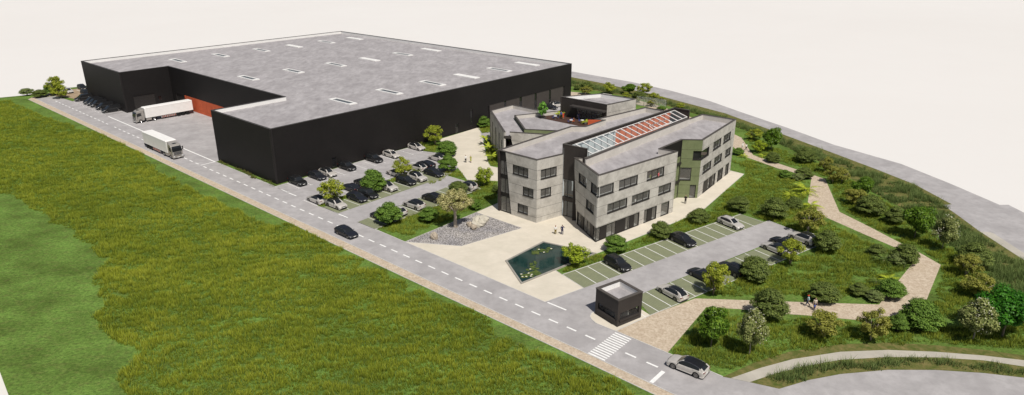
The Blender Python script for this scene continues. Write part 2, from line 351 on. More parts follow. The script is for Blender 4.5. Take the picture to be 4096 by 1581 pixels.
# booth pad and park paths
pad = P0((2463, 1325), (2423, 1310), (2383, 1293), (2366.6, 1278), (2360, 1266.6), (2366, 1254), (2385, 1243), (2440, 1225), (2555, 1232), (2601.4, 1261.7))
sheet('booth_pad', [pad], .024, M['plaza'])
walk = P0((2463, 1325), (2669.6, 1412.5), (2825.3, 1229.3), (2955, 1237), (3114, 1254.7), (3225, 1262), (3431.5, 1281), (3600, 1260), (3699, 1218), (3763, 1060), (3663, 1002.6), (3616.7, 980.5), (3491.5, 914.8), (3357.7, 847.9), (3322.5, 766.9), (3301.4, 717.6), (3252, 700), (3181.7, 677), (3012.7, 621), (2991.5, 591), (2967, 552), (2900, 520), (2760, 468), (2640, 425), (2560, 403), (2400, 383), (2330, 372), (2200, 360), (2200, 380), (2400, 405), (2545, 417), (2610, 434), (2730, 492), (2860, 552), (2934, 589), (2985, 629), (3111, 674), (3167.6, 688), (3245, 717.6), (3231, 809), (3294, 865.5), (3428, 925), (3500, 956.3), (3671, 1028.8), (3516, 1219), (3145.9, 1207), (2780.9, 1194.4), (2601.4, 1261.7))
sheet('park_path', [walk], .016, M['sand'])
cpath = [(2923.7, 1513.6), (3044, 1472), (3171, 1437.5), (3361.7, 1408), (3552, 1400.6), (3742.5, 1408), (3933, 1423), (4096, 1442), (4350, 1480)]
cpath2 = [(2998.6, 1529.5), (3107.8, 1492.7), (3234.7, 1463), (3361.7, 1440), (3552, 1429), (3742.5, 1430.5), (3933, 1442), (4096, 1467), (4350, 1508)]
rlow = [(3117, 1556), (3234.7, 1521), (3361.7, 1497), (3552, 1480), (3742.5, 1480.6), (3933, 1492.7), (4096, 1511.7), (4400, 1560)]
sheet('footpath', [P0(*cpath)+list(reversed(P0(*cpath2)))], .022, M['path_paving'])
sheet('verge', [P0(*cpath2)+list(reversed(P0(*rlow)))], .019, M['verge'])
sheet('verge', [P0((2891, 1508), (3044, 1440), (3171, 1405), (3361.7, 1378), (3552, 1371), (3742.5, 1382), (3933, 1400), (4096, 1422), (4350, 1462))+list(reversed(P0(*cpath)))], .017, M['verge'])
sheet('footpath', [P0((3918.5, 926), (3962.8, 930), (3977, 936), (4096, 1012.7), (4330, 1160), (4330, 1200), (4096, 1040.8))], .021, M['path_paving'])
reed_out = [(2286, 309), (2414, 334), (2634, 383), (2770, 419), (2900, 453.5), (3055, 510), (3132, 538), (3294, 598), (3498.6, 675), (3660.5, 739), (3808, 818), (3772, 820), (3836.6, 865.5), (3918.5, 926), (4096, 1040.8), (4330, 1200)]
reed_in = [(4330, 1330), (4150, 1210), (3990, 1110), (3850, 1010), (3740, 925), (3620, 840), (3450, 745), (3330, 668), (3150, 590), (2990, 522), (2800, 462), (2640, 415), (2500, 385), (2286, 345)]
sheet('verge', [P0(*reed_out)+P0(*reed_in)], .006, M['verge'])
# kerbs
kb = MB()
def kerb(line, w=.13, z=.06): strip(kb, P0(*line), w, -.01, z)
kerb(inner); kerb(outer, .10)
kerb([(862.7, 648.2), (1101.4, 747), (1533, 619), (1633, 592.6), (1690, 574)])
kerb([(1870, 721), (1824, 661), (1765, 575)])
kerb([(1288, 828.5), (1352, 854.5), ], .12, .03); kerb([(1430.4, 889), (1502, 917.7), (1621, 968.4), (1900, 1087.5), (2180, 1208.3), (2333.8, 1152.7)], .12, .03)
kerb([(2250, 1099.6), (2333.8, 1152.7)], .12, .04); kerb([(2222, 1083), (2250, 1099.6), (2962, 857.9), (3054, 890), (3075.4, 884), (3190, 928), (3270, 983.7)])
kerb([(2463, 1325), (2601.4, 1261.7), (3270, 983.7)], .12, .04)
kerb([(1500.9, 917.6), (1922.8, 755.5), (1852.4, 723.3), (1794, 706)])
kerb([(1620, 968.5), (1905.8, 850), (2087.8, 912.8), (1846, 985.3), (1620, 968.5)], .1, .04)
kerb([(1905.8, 850), (1991, 813.6)], .1, .04)
kerb([(2393, 1012), (2602.6, 929), (2700, 890), (2817, 836), (2976, 696.7), (2922, 683.5)], .1, .04)
kerb([(2463, 1325), (2423, 1310), (2383, 1293), (2366.6, 1278), (2360, 1266.6), (2366, 1254), (2385, 1243)], .1, .06)
kerb([(2463, 1325), (2669.6, 1412.5), (2891, 1508)]); kerb([(1961, 665), (1953, 653), (1924.8, 536), (1914.8, 512)], .1, .04)
kobj = kb.build('kerb', M['kerb']); kobj['kind'] = 'structure'
# ---------------------------------------------------------------- painted markings
mk = MB(); ZM = .030
def paint(a, b, w, z=ZM):
    a, b = Vector((a[0], a[1])), Vector((b[0], b[1])); d = (b-a).normalized(); n = Vector((-d.y, d.x))*w/2
    mk.add([(*(a-n), z), (*(b-n), z), (*(b+n), z), (*(a+n), z)], [(0, 1, 2, 3)])
# centre line: dashes spaced along the measured line
c0, c1 = G(*z1(578, 681)), G(2613, 1455)
cl = [(578/3.3127+50, 681/3.3127+200), (1255/3.3127+50, 982/3.3127+200), (450+840/2.4857, 350+760/2.4857)]
zc6 = ZT(700, 600, 2.84); zc12 = ZT(1200, 800, 2.2086); zc17 = ZT(1700, 1000, 2.2086); zc23 = ZT(2300, 1250, 3.003)
dash_px = [z1(*p) for p in ((583, 684), (626, 703), (668, 722), (711, 741), (756, 761), (802, 781), (849, 801), (897, 822), (944, 844), (992, 866), (1043, 888), (1094, 910), (1146, 933), (1198, 956), (1252, 981))]
dash_px += [ZT(450, 350, 2.4857)(*p) for p in ((28, 398), (71, 418), (116, 438), (160, 458), (206, 478), (253, 498), (300, 520))]
dash_px += [zc6(*p) for p in ((120, 98), (184, 127), (251, 156), (341, 197), (413, 229), (487, 262), (564, 295), (641, 329), (722, 364), (804, 401), (889, 438), (975, 476), (1063, 516), (1155, 556), (1249, 597), (1345, 641), (1445, 685), (1548, 730), (1653, 776))]
dash_px += [zc12(*p) for p in ((267, 199), (350, 237), (445, 279), (538, 319), (632, 362), (732, 405), (834, 451), (940, 497), (1049, 546), (1163, 596), (1281, 648), (1402, 701))]
dash_px += [zc17(*p) for p in ((176, 207), (298, 260), (425, 316), (556, 373), (692, 434), (834, 496), (980, 562), (1134, 630), (1294, 700), (1460, 774))]
dash_px += [zc23(*p) for p in ((185, 301), (668, 516), (927, 630))]
RD = (G(2300, 1393)-G(700, 655.3)).normalized()
done = []
for p in dash_px:
    c = G(*p)
    if any((c-q_).length < 1.7 for q_ in done): continue
    done.append(c); paint(c-RD*.78, c+RD*.78, .28)
# crossing bars
ca, cb = G(*zc23(575, 287)), G(*zc23(260, 532))
for k in range(13):
    c = ca.lerp(cb, k/12); paint(c-RD*.8*1.55, c+RD*.8*1.55, .27)
paint(G(*zc23(1063, 710)), G(*zc23(915, 845)), .5)
for a, b in (((1083, 465), (1248, 533)),): paint(G(*zc17(*a)), G(*zc17(*b)), .28)
paint(G(*zc12(342, 127)), G(*zc12(422, 158)), .26); paint(G(*zc6(1288, 489)), G(*zc6(1378, 524)), .26)
paint(G(*zc6(1140, 418)), G(*zc6(1280, 486)), .09)
z45 = ZT(450, 350, 2.4857)
paint(G(*z1(1272, 884)), G(*z45(1020, 741)), .34); paint(G(*z45(1020, 741)), G(*z45(877, 775)), .3)
paint(G(*z1(1225, 868)), G(*z1(1470, 826)), .12)
for k, (a, b) in enumerate((((1225, 868), (1470, 826)), ((1183, 851), (1300, 832)), ((1138, 832), (1260, 812)), ((1097, 814), (1200, 797)), ((1057, 797), (1160, 780)), ((1015, 779), (1100, 765)), ((977, 762), (1050, 750)), ((938, 746), (1010, 735)), ((898, 730), (970, 718)), ((862, 713), (930, 702)), ((825, 698), (890, 687)))):
    paint(G(*z1(*a)), G(*z1(*b)), .12); c = G(*z1(*a)); paint(c-WA*.5, c+WA*.5, .12)
paint(G(*z1(850, 531)), G(*z1(915, 557)), .16); paint(G(*z1(785, 565)), G(*z1(805, 576)), .16)
def bays(a, b, n, d, length, w=.11, skip=(), tee=0, s=0):
    "n+1 bay lines between a and b, each running from that row line in direction d"
    for k in range(n+1):
        if k in skip: continue
        p = a.lerp(b, k/n); paint(p+d*s, p+d*length, w)
        if tee: q = p+d*length; e = (b-a).normalized(); paint(q-e*tee, q+e*tee, w)
dU = (U1-U0).normalized(); bays(U0, Ue0, 17, dU, (U1-U0).length, .12, skip=(17,))
dL = (G(2704, 1220)-G(2602, 1162.6)).normalized(); dW = (Lt1-Lt0).normalized()
for k in range(17): q_ = Lt1-dW*(.1+2.5*k); paint(q_, q_+dL*4.95, .12) if k < 17 else None
w0 = G(*ZT(1050, 550, 2.484)(120, 489)); w1 = G(1633, 592.6)
bays(w0, w1, 13, WA, 4.9, .11, tee=.35, s=.3)
bays(Ml[0], Ml[3], 11, (Ml[1]-Ml[0]).normalized(), (Ml[1]-Ml[0]).length, .1)
bays(Ll[0], Ll[3], 11, (Ll[1]-Ll[0]).normalized(), (Ll[1]-Ll[0]).length, .1)
m0, m1 = G(*ZT(1050, 550, 2.484)(560, 688)), G(1705, 668)
bays(m0-WA*.2, m1, 11, -WA, 4.9, .11, tee=.3)
mark = mk.build('road_marking', M['marking']); mark['kind'] = 'structure'
# pond
zp = ZT(1950, 930, 3.314)
pond = [G(*zp(*p)) for p in ((735, 127), (235, 382), (445, 690), (1445, 284))]
if area2(pond) < 0: pond.reverse()
def pond_mat(t, b):
    v = wpos(t); n = noise(t, .35, 5, .6, v, .8); n2 = noise(t, 5, 3, .5, v)
    t.links.new(ramp(t, n, [(.35, (.006, .022, .020)), (.55, (.012, .04, .036)), (.72, (.03, .055, .048))]), b.inputs['Base Color']); bump(t, b, n2, .05, .02)
M['water'] = mat('pond_water', (.01, .04, .035), .08, spec=.5, build=pond_mat)
pool = empty('pond', (0, 0, 0), 0, 'dark green four-cornered pond with stone rim and water lilies', 'pond')
wi = inset(pond, .28)
rim = MB()
for i in range(4):
    j = (i+1) % 4; rim.prism([pond[i], pond[j], wi[j], wi[i]], 0, .16)
rim.build('rim', mat('pond_stone_rim', (.3, .28, .25), .8, build=two_noise((.27, .255, .225), (.34, .32, .285), (.2, .19, .17), 1, 6)), pool)
wb = MB(); wb.prism(wi, .0, .05); wb.build('water_surface', M['water'], pool)
lily = mat('lily_pad', (.1, .13, .03), .6, build=lambda t, b: t.links.new(ramp(t, noise(t, 1.6, 3, .6, wpos(t)), [(.3, (.035, .07, .015)), (.6, (.10, .13, .03)), (.75, (.15, .15, .05))]), b.inputs['Base Color']))
M['petal'] = mat('white_petal', (.75, .72, .6), .6)
def lily_cluster(px, label):
    root = empty('water_lilies', (px[0][0], px[0][1], .05), 0, label, 'water lilies', 'water lilies on the pond'); pads = MB(); flowers = []
    for (c, rx, ry, n) in px[1]:
        for k in range(n):
            a = random.uniform(0, 2*PI); r = math.sqrt(random.random()); x = c.x+rx*r*math.cos(a); y = c.y+ry*r*math.sin(a); s = random.uniform(.13, .34)
            a0 = random.uniform(0, 6.28); rot = [a0+t*2*PI*.93/10 for t in range(11)]
            tz = random.uniform(.004, .03); V = [(x-px[0][0], y-px[0][1], tz)]+[(x+s*math.cos(t)-px[0][0], y+s*math.sin(t)-px[0][1], tz+.012) for t in rot]
            pads.add(V, [(0, i, i+1) for i in range(1, 11)])
            if random.random() < .09:
                fl = MB(); flowers.append(fl)
                for t in range(8):
                    an = t*PI/4; pads_r = .12
                    fl.add([(x-px[0][0], y-px[0][1], .05), (x+pads_r*math.cos(an-.3)-px[0][0], y+pads_r*math.sin(an-.3)-px[0][1], .12), (x+.2*math.cos(an)-px[0][0], y+.2*math.sin(an)-px[0][1], .14), (x+pads_r*math.cos(an+.3)-px[0][0], y+pads_r*math.sin(an+.3)-px[0][1], .12)], [(0, 1, 2, 3)])
    pads.build('lily_pads', lily, root); [f_.build('lily_flower', M['petal'], root) for f_ in flowers]
def zpc(x, y): return G(*zp(x, y))
lily_cluster(((zpc(700, 255).x, zpc(700, 255).y), [(zpc(640, 265), .7, .8, 14), (zpc(720, 250), .9, .9, 18), (zpc(800, 225), .7, .8, 13)]), 'spread of green lily pads with white flowers near the back corner of the pond')
lily_cluster(((zpc(570, 540).x, zpc(570, 540).y), [(zpc(620, 440), .5, 1.3, 12), (zpc(600, 500), .9, 1.0, 20), (zpc(520, 570), 1.0, 1.0, 26), (zpc(640, 540), .7, .9, 16)]), 'dense clump of lily pads with white flowers near the front corner of the pond')
# ================================================================ BUILDINGS
def on_wall(px, A, B):
    "where the sight line of a photo pixel meets the vertical plane A-B: distance along it and height"
    dx, dv = (px[0]-2048)/FPX, (px[1]-790.5)/FPX
    d = Vector((dx, CP-dv*SP, -SP-dv*CP)); e = (Vector((B[0]-A[0], B[1]-A[1], 0))).normalized(); n = Vector((e.y, -e.x, 0))
    o = Vector((0, 0, CAMH)); t = (Vector((A[0], A[1], 0))-o).dot(n)/d.dot(n); p = o+d*t
    return (p-Vector((A[0], A[1], 0))).dot(e), p.z
def rect(bl, tr, A, B):
    u0, za = on_wall(bl, A, B); u1, zb = on_wall(tr, A, B); return (min(u0, u1), min(za, zb), max(u0, u1), max(za, zb))
def frame_axes(A, B):
    A = Vector((A[0], A[1], 0)); B = Vector((B[0], B[1], 0)); e = (B-A).normalized(); n = Vector((e.y, -e.x, 0)); return A, e, n, (B-A).length
def wall(parent, name, A, B, z0, z1, ops, m, depth=.3, skewA=0, skewB=0, reveal='frame'):
    A, e, n, L = frame_axes(A, B); b = MB()
    us = sorted({0.0, L} | {o[0] for o in ops} | {o[2] for o in ops}); zs = sorted({z0, z1} | {max(z0, o[1]) for o in ops} | {min(z1, o[3]) for o in ops})
    us = [u for u in us if -1e-6 <= u <= L+1e-6]
    def P(u, z, d=0):
        k = 1-(z-z0)/(z1-z0)
        if u <= 1e-6: u = skewA*k
        elif u >= L-1e-6: u = L-skewB*k
        return A+e*u+n*(-d)+Vector((0, 0, z))
    for i in range(len(us)-1):
        for j in range(len(zs)-1):
            um, zm = (us[i]+us[i+1])/2, (zs[j]+zs[j+1])/2
            if any(o[0] < um < o[2] and o[1] < zm < o[3] for o in ops): continue
            b.quad(P(us[i], zs[j]), P(us[i+1], zs[j]), P(us[i+1], zs[j+1]), P(us[i], zs[j+1]))
    # inner skin and edges make it a solid wall
    for i in range(len(us)-1):
        for j in range(len(zs)-1):
            um, zm = (us[i]+us[i+1])/2, (zs[j]+zs[j+1])/2
            if any(o[0] < um < o[2] and o[1] < zm < o[3] for o in ops): continue
            b.quad(P(us[i+1], zs[j], depth), P(us[i], zs[j], depth), P(us[i], zs[j+1], depth), P(us[i+1], zs[j+1], depth))
    for j in range(len(zs)-1):
        za, zb = zs[j], zs[j+1]; zm = (za+zb)/2
        if not any(o[0] < 1e-4 and o[1] < zm < o[3] for o in ops): b.quad(P(0, za), P(0, zb), P(0, zb, depth), P(0, za, depth))
        if not any(o[2] > L-1e-3 and o[1] < zm < o[3] for o in ops): b.quad(P(L, za, depth), P(L, zb, depth), P(L, zb), P(L, za))
    for o in ops:
        u0, a, u1, c = o[:4]; a = max(a, z0); c = min(c, z1)
        if u0 > 1e-4: b.quad(P(u0, a), P(u0, c), P(u0, c, depth), P(u0, a, depth), 1)
        if u1 < L-1e-3: b.quad(P(u1, a, depth), P(u1, c, depth), P(u1, c), P(u1, a), 1)
        b.quad(P(u0, c), P(u1, c), P(u1, c, depth), P(u0, c, depth), 1); b.quad(P(u0, a, depth), P(u1, a, depth), P(u1, a), P(u0, a), 1)
    return b.build(name, m, parent, mats=[m, M[reveal]])
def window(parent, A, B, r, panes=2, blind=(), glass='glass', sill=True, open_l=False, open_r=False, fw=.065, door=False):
    A, e, n, L = frame_axes(A, B); u0, z0, u1, z1 = r
    R4 = Matrix(((e.x, n.x, 0, A.x), (e.y, n.y, 0, A.y), (0, 0, 1, 0), (0, 0, 0, 1)))
    b = MB(); a, c = -.26, -.14
    b.box(u0, u1, a, c, z0, z0+fw, M4=R4); b.box(u0, u1, a, c, z1-fw, z1, M4=R4)
    if not open_l: b.box(u0, u0+fw, a, c, z0+fw, z1-fw, M4=R4)
    if not open_r: b.box(u1-fw, u1, a, c, z0+fw, z1-fw, M4=R4)
    for k in range(1, panes):
        u = u0+(u1-u0)*k/panes; b.box(u-.04, u+.04, a, c, z0+fw, z1-fw, M4=R4)
    w_ = b.build('door' if door else 'window', M['frame'], parent)
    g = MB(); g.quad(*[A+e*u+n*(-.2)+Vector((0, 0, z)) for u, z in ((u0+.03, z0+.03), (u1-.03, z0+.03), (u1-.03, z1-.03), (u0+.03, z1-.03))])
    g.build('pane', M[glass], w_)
    if sill:
        s = MB(); s.box(u0-.03, u1+.03, -.13, .07, z0-.09, z0+.02, M4=R4); s.build('sill', M['frame'], w_)
    if glass == 'glass' and sill:
        s = MB(); s.box(u0+fw, u1-fw, -.36, -.29, z0+fw, z0+fw+.13, M4=R4); s.build('inner_sill', M['white_metal'], w_)
        s = MB(); s.box(u1-fw-.1, u1-fw, -.36, -.29, z0+fw+.13, z1-fw, M4=R4); s.build('inner_jamb', M['white_metal'], w_)
    for k in blind:
        f0, f1 = k; s = MB(); s.box(u0+(u1-u0)*f0, u0+(u1-u0)*f1, -.24, -.09, z0+fw, z1-fw, M4=R4); s.build('infill_panel', M['black_panel'], w_)
    return w_
def ring(parent, poly, zr, zt, th=.34, lining='parapet', coping='coping', roof='roofing', skip=(), skip_in=(), sides=None, over=.04):
    "flat roof with parapet lining and coping on a counter-clockwise outline"
    n = len(poly); inn = inset(poly, th); out = inset(poly, -over)
    b = MB(); b.prism(inn, zr-.25, zr, bottom=False); b.build('roof', M[roof], parent)
    b = MB()
    for i in range(n):
        if i in skip_in: continue
        j = (i+1) % n; b.quad((*inn[j], zr), (*inn[i], zr), (*inn[i], zt-.02), (*inn[j], zt-.02))
    b.build('parapet', M[lining], parent)
    b = MB(); i2 = inset(poly, th+.04)
    for i in range(n):
        if i in skip: continue
        j = (i+1) % n; b.prism([out[i], out[j], i2[j], i2[i]], zt-.03, zt+.06, bottom=True)
    b.build('coping', M[coping], parent)
def ccw(p): return p if area2(p) > 0 else list(reversed(p))
def slab(parent, name, poly, z0, z1, m, d=.32):
    b = MB(); b.prism(inset(poly, d), z0, z1, bottom=True); return b.build(name, m, parent)
# ---------------------------------------------------------------- warehouse
wh_root = empty('warehouse', tuple(WP6), 0, 'huge black flat-roofed warehouse with a notched loading yard and rows of rooflights', 'warehouse')
def rel(o, root): o.parent = root; o.matrix_parent_inverse = root.matrix_basis.inverted()
class Rooted:
    pass
WAREH = ccw([wh(0, 0), wh(0, WL), wh(-WW, WL), wh(-WW, WY1), wh(-WX3, WY1), wh(-WX3, WY4), wh(-WX5, WY4), wh(-WX5, 0)])
HW = 11.85
# all building meshes are made in world coordinates, then the building is given its origin at its base corner
def settle(root, loc):
    loc = Vector(loc)
    def shift(o):
        if o.type == 'MESH':
            o.data.transform(Matrix.Translation(-loc))
        for c in o.children: shift(c)
    root.location = loc
    for c in root.children: shift(c)
root = wh_root; root.location = (0, 0, 0)
z4 = ZT(1300, 100, 2.209); z3 = ZT(300, 100, 2.209)
n_ = len(WAREH)
names = {}
def wlab(o, s): o['label'] = s; return o
pts = {'P1': wh(-WW, WY1), 'P2': wh(-WX3, WY1), 'P3': wh(-WX3, WY4), 'P4': wh(-WX5, WY4), 'P5': wh(-WX5, 0), 'P6': wh(0, 0), 'P7': wh(0, WL), 'P8': wh(-WW, WL)}
# left end, yard side with gate
wall(root, 'wall', pts['P1'], pts['P2'], 0, HW, [], M['black_clad'])
g1 = rect(z45(235, 237), z45(420, 65), pts['P2'], pts['P3']); g1 = (g1[0], 0.05, g1[2], 4.6)
g2 = rect(z45(466, 150), z45(497, 132), pts['P2'], pts['P3'])
wall(root, 'wall', pts['P2'], pts['P3'], 0, HW, [g1, (g2[0], 2.2, g2[2], 3.4)], M['black_clad'])
def shutter(A, B, r, ribs=8):
    A_, e, n, L = frame_axes(A, B); R4 = Matrix(((e.x, n.x, 0, A_.x), (e.y, n.y, 0, A_.y), (0, 0, 1, 0), (0, 0, 0, 1))); b = MB()
    for k in range(ribs):
        za = r[1]+(r[3]-r[1])*k/ribs; zb = r[1]+(r[3]-r[1])*(k+1)/ribs; b.box(r[0], r[2], -.28, -.2, za, zb-.03, M4=R4)
    return b.build('roller_door', M['frame'], root)
shutter(pts['P2'], pts['P3'], g1); window(root, pts['P2'], pts['P3'], (g2[0], 2.2, g2[2], 3.4), 1, glass='glass_dark', sill=False)
ua = on_wall(z45(718, 90), pts['P3'], pts['P4'])[0]; zo = on_wall(z45(718, 78), pts['P3'], pts['P4'])[1]
ub = on_wall(z45(635, 90), pts['P3'], pts['P4'])[0]; L34 = WX3-WX5
zo = max(3.9, min(zo, 5.2))
wall(root, 'wall', pts['P3'], pts['P4'], 0, HW, [(ub, .05, ua-.15, zo-.2), (ua, -.01, L34-.6, zo)], M['black_clad'])
shutter(pts['P3'], pts['P4'], (ub, .05, ua-.15, zo-.2))
A_, e_, nn_, L_ = frame_axes(pts['P3'], pts['P4']); R4 = Matrix(((e_.x, nn_.x, 0, A_.x), (e_.y, nn_.y, 0, A_.y), (0, 0, 1, 0), (0, 0, 0, 1)))
b = MB(); b.box(ua, L34-.6, -.1, .03, 0.0, zo-.003, M4=R4); b.build('loading_bay_panel', M['orange'], root)
for k in range(5):
    u = ua+3+k*5.2
    if u+3 < L34: b = MB(); b.box(u, u+3.0, .03, .06, 1.0, 1.04, M4=R4); b.box(u, u+.05, .03, .06, 1.04, zo-.5, M4=R4); b.box(u+2.95, u+3, .03, .06, 1.04, zo-.5, M4=R4); b.build('dock_door_trim', mat('orange_trim_%d' % k, (.33, .07, .03), .7) if k == 0 else bpy.data.materials['orange_trim_0'], root)
wall(root, 'wall', pts['P4'], pts['P5'], 0, HW, [], M['black_clad']); wall(root, 'wall', pts['P5'], pts['P6'], 0, HW, [], M['black_clad'])
# long side facing the car park
A7, B7 = pts['P6'], pts['P7']
zc10 = ZT(1050, 550, 2.484); z19 = ZT(1450, 500, 2.485)
ops = []
d1 = rect(zc10(700, 315), zc10(735, 215), A7, B7); d1 = (d1[0], .03, d1[0]+1.15, 2.5)
d2 = rect(z19(928, 92), z19(955, 12), A7, B7); d2 = (d2[0], .03, d2[0]+1.3, 2.7)
s1 = rect(z4(1287, 892), z4(1307, 748), A7, B7)
for d in (d1, d2): ops.append(d)
ops.append(s1)
bu0 = on_wall(z4(1455, 705), A7, B7)[0]; bu1 = on_wall(z4(2118, 540), A7, B7)[0]; bz = on_wall(z4(1455, 705), A7, B7)[1]
s2 = (on_wall(z4(1440, 740), A7, B7)[0], .6, bu0-.25, bz-.3); ops.append(s2)
ops.append((bu0, .05, bu1, bz))
wall(root, 'wall', A7, B7, 0, HW, ops, M['black_clad'], depth=.35)
for d in (d1, d2):
    window(root, A7, B7, d, 1, glass='glass_dark', sill=False, door=True)
window(root, A7, B7, s1, 1, glass='glass_dark', sill=False); window(root, A7, B7, s2, 1, glass='glass_dark', sill=False)
cuts = [on_wall(z4(x, 640), A7, B7)[0] for x in (1455, 1585, 1605, 1722, 1745, 1855, 1875, 1982, 2000, 2103)]
A_, e_, nn_, L_ = frame_axes(A7, B7); R7 = Matrix(((e_.x, nn_.x, 0, A_.x), (e_.y, nn_.y, 0, A_.y), (0, 0, 1, 0), (0, 0, 0, 1)))
for k in range(5):
    u0 = cuts[2*k]; u1 = cuts[2*k+1]
    b = MB(); b.box(u0, u1, -.33, -.16, 0.0, bz, M4=R7); b.build('wall_panel', M['panel'], root)
    u2 = cuts[2*k+2] if k < 4 else bu1
    window(root, A7, B7, (u1+.01, .05, u2-.01, bz), 1, glass='glass_dark', sill=False)
wall(root, 'wall', pts['P7'], pts['P8'], 0, HW, [], M['black_clad']); wall(root, 'wall', pts['P8'], pts['P1'], 0, HW, [], M['black_clad'])
ring(root, WAREH, 10.95, HW, .4, 'parapet_white', 'coping_dark', 'roofing')
# rooflights
rl = [(z3, 907, 315, 1), (z3, 1285, 268, 1), (z3, 1645, 222, 1), (z3, 1935, 187, 0), (z3, 2220, 150, 1), (z4, 260, 120, 0), (z3, 1530, 468, 1), (z3, 1928, 407, 1), (z3, 2303, 350, 1), (z4, 392, 304, 0), (z4, 685, 258, 1), (z4, 935, 220, 0), (z4, 155, 675, 1), (z4, 566, 590, 1), (z4, 947, 515, 1), (z4, 1248, 453, 0), (z4, 1537, 395, 1), (z4, 1785, 345, 0)]
ang = math.atan2(WA.y, WA.x)
for zf, x, y, dark in rl:
    c = G(*zf(x, y), 11.05); T = Matrix.Translation((c.x, c.y, 10.95)) @ Matrix.Rotation(ang, 4, 'Z')
    b = MB(); LX, LY = 4.4, 1.1
    for q in ((-LX, LX, -LY, -LY+.42), (-LX, LX, LY-.42, LY), (-LX, -LX+.9, -LY+.42, LY-.42), (LX-.9, LX, -LY+.42, LY-.42)): b.box(*q, -.03, .2, M4=T)
    f = b.build('rooflight', M['white_metal'], root)
    b = MB(); b.box(-LX+.9, LX-.9, -LY+.42, LY-.42, -.02, .1 if dark else .17, M4=T); b.build('pane', M['skylight_dark'] if dark else M['white_metal'], f)
for cn_ in ('P6', 'P5', 'P2', 'P1'):  # rounded corner strips, toned lighter to paint the highlight on the edges
    c0_ = pts[cn_]; b = MB(); T = Matrix.Translation((c0_.x, c0_.y, 0)) @ Matrix.Rotation(math.atan2(WA.y, WA.x)+PI/4, 4, 'Z'); b.lathe([(.26, 0), (.26, HW-.05)], 12, Matrix.Translation((c0_.x, c0_.y, 0)) @ Matrix.Translation((-.0, 0, 0))); 
    V = [Vector(v)+((WB-WA) if cn_ in ('P6',) else (WB+WA) if cn_ in ('P5', 'P1') else (WB-WA))*.19 for v in b.v]; mesh_obj('corner_highlight', V, b.f, M['corner'], root, True)
settle(root, WP6)
# ---------------------------------------------------------------- office building
off = empty('office_building', (0, 0, 0), 0, 'three-storey concrete office building with angled wings, glazed atrium strip and roof terrace', 'office building')
HO, ZR = 11.9, 10.85
b2 = [G(*p, HO).xy for p in ((2296, 631.3), (2394.6, 703.7), (2711.9, 606.2), (2644.3, 595), (2728.8, 559.5), (2812.5, 560.7), (2944.9, 478.2), (2809.3, 456.9), (2755, 476.2), (2341.8, 631.3))]
b1 = [G(*p, HO).xy for p in ((1992, 600.3), (2149, 641), (2254.6, 617), (2655.5, 442.5), (2582.2, 429.7), (2377.5, 478.5), (2412.7, 481), (2339.8, 505.6), (2284.5, 505.1))]
b1[2] = Vector((9.2, 116.3))
HA = 13.75
at = [G(*p, HA).xy for p in ((2250.5, 576.5), (2346.8, 596.3), (2760, 441.1), (2696.3, 430.8))]
at_l = [at[0], at[3]]
# b1 right boundary along the atrium's left wall
ztA = ZT(1950, 550, 2.485); z22 = ZT(2200, 500, 3.314); z27 = ZT(2200, 700, 2.484); z26 = ZT(2600, 440, 2.485); z205 = ZT(2050, 620, 3.55)
def L_at(p, A, B): return on_wall(p, A, B)[0]
# wing one, left face: glazed bay between the fin and the slanting concrete edge
A, B = b1[0], b1[1]
uC = L_at((2022.4, 610.4), A, B)
Ac = Vector(A)+(Vector(B)-Vector(A)).normalized()*uC
uCb = on_wall(ztA(237, 772), A, B)[0]-uC
w1 = rect(ztA(252, 357), ztA(406, 313), Ac, B); w2 = rect(ztA(351, 577), ztA(457, 515), Ac, B); w3 = rect(ztA(300, 745), ztA(402, 688), Ac, B)
print('b1 left', uC, uCb, w1, w2, w3)
w1 = (w1[0], 8.15, w1[2], 9.9); w2 = (w2[0], 4.6, w2[2], 6.27); w3 = (w3[0], 1.02, w3[2], 2.72)
wall(off, 'wall', Ac, B, 0, HO, [w1, w2, w3], M['concrete'], skewA=uCb)
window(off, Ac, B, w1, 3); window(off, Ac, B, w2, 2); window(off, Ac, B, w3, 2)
# glazed bay
R1A, e1, n1, _ = frame_axes(A, B); R1 = Matrix(((e1.x, n1.x, 0, R1A.x), (e1.y, n1.y, 0, R1A.y), (0, 0, 1, 0), (0, 0, 0, 1)))
b = MB(); b.box(0, .38, -.5, .12, 0, HO, M4=R1); b.build('corner_fin', M['brown_clad'], off)
for z0_, z1_ in ((10.1, HO-.02), (6.75, 7.4), (3.2, 3.85), (0, .12)): b = MB(); b.box(.38, uC+uCb, -.45, -.16, z0_, z1_, M4=R1); b.build('spandrel', M['black_panel'], off)
for z0_, z1_ in ((7.4, 10.1), (3.85, 6.75), (.12, 3.2)): window(off, A, B, (.38, z0_, uC+uCb*(1-(z0_+z1_)/2/HO)+.25, z1_), 2, sill=False)
# right face
A, B = b1[1], b1[2]
w4 = rect(ztA(529, 418), ztA(688, 289), A, B); w5 = rect(ztA(527, 607), ztA(632, 491), A, B); print('b1 right', w4, w5)
w4 = (w4[0], 8.15, w4[2], 9.9); w5 = (w5[0], 4.6, w5[2], 6.27)
wall(off, 'wall', A, B, 0, HO, [w4, w5], M['concrete']); window(off, A, B, w4, 3); window(off, A, B, w5, 2)
# other sides of wing one
wall(off, 'wall', b1[-1], b1[0], 0, HO, [], M['concrete']); 
for i in range(3, 9):
    if i in (4, 5, 6, 7, 8) and i < 8: wall(off, 'wall', b1[i], b1[i+1], 0, HO, [], M['orange'] if i == 5 else M['brown_clad'])
    elif i == 3: wall(off, 'wall', b1[3], b1[4], 0, HO, [], M['concrete'])
ring(off, b1, ZR, HO, skip=(2,), skip_in=(2,))
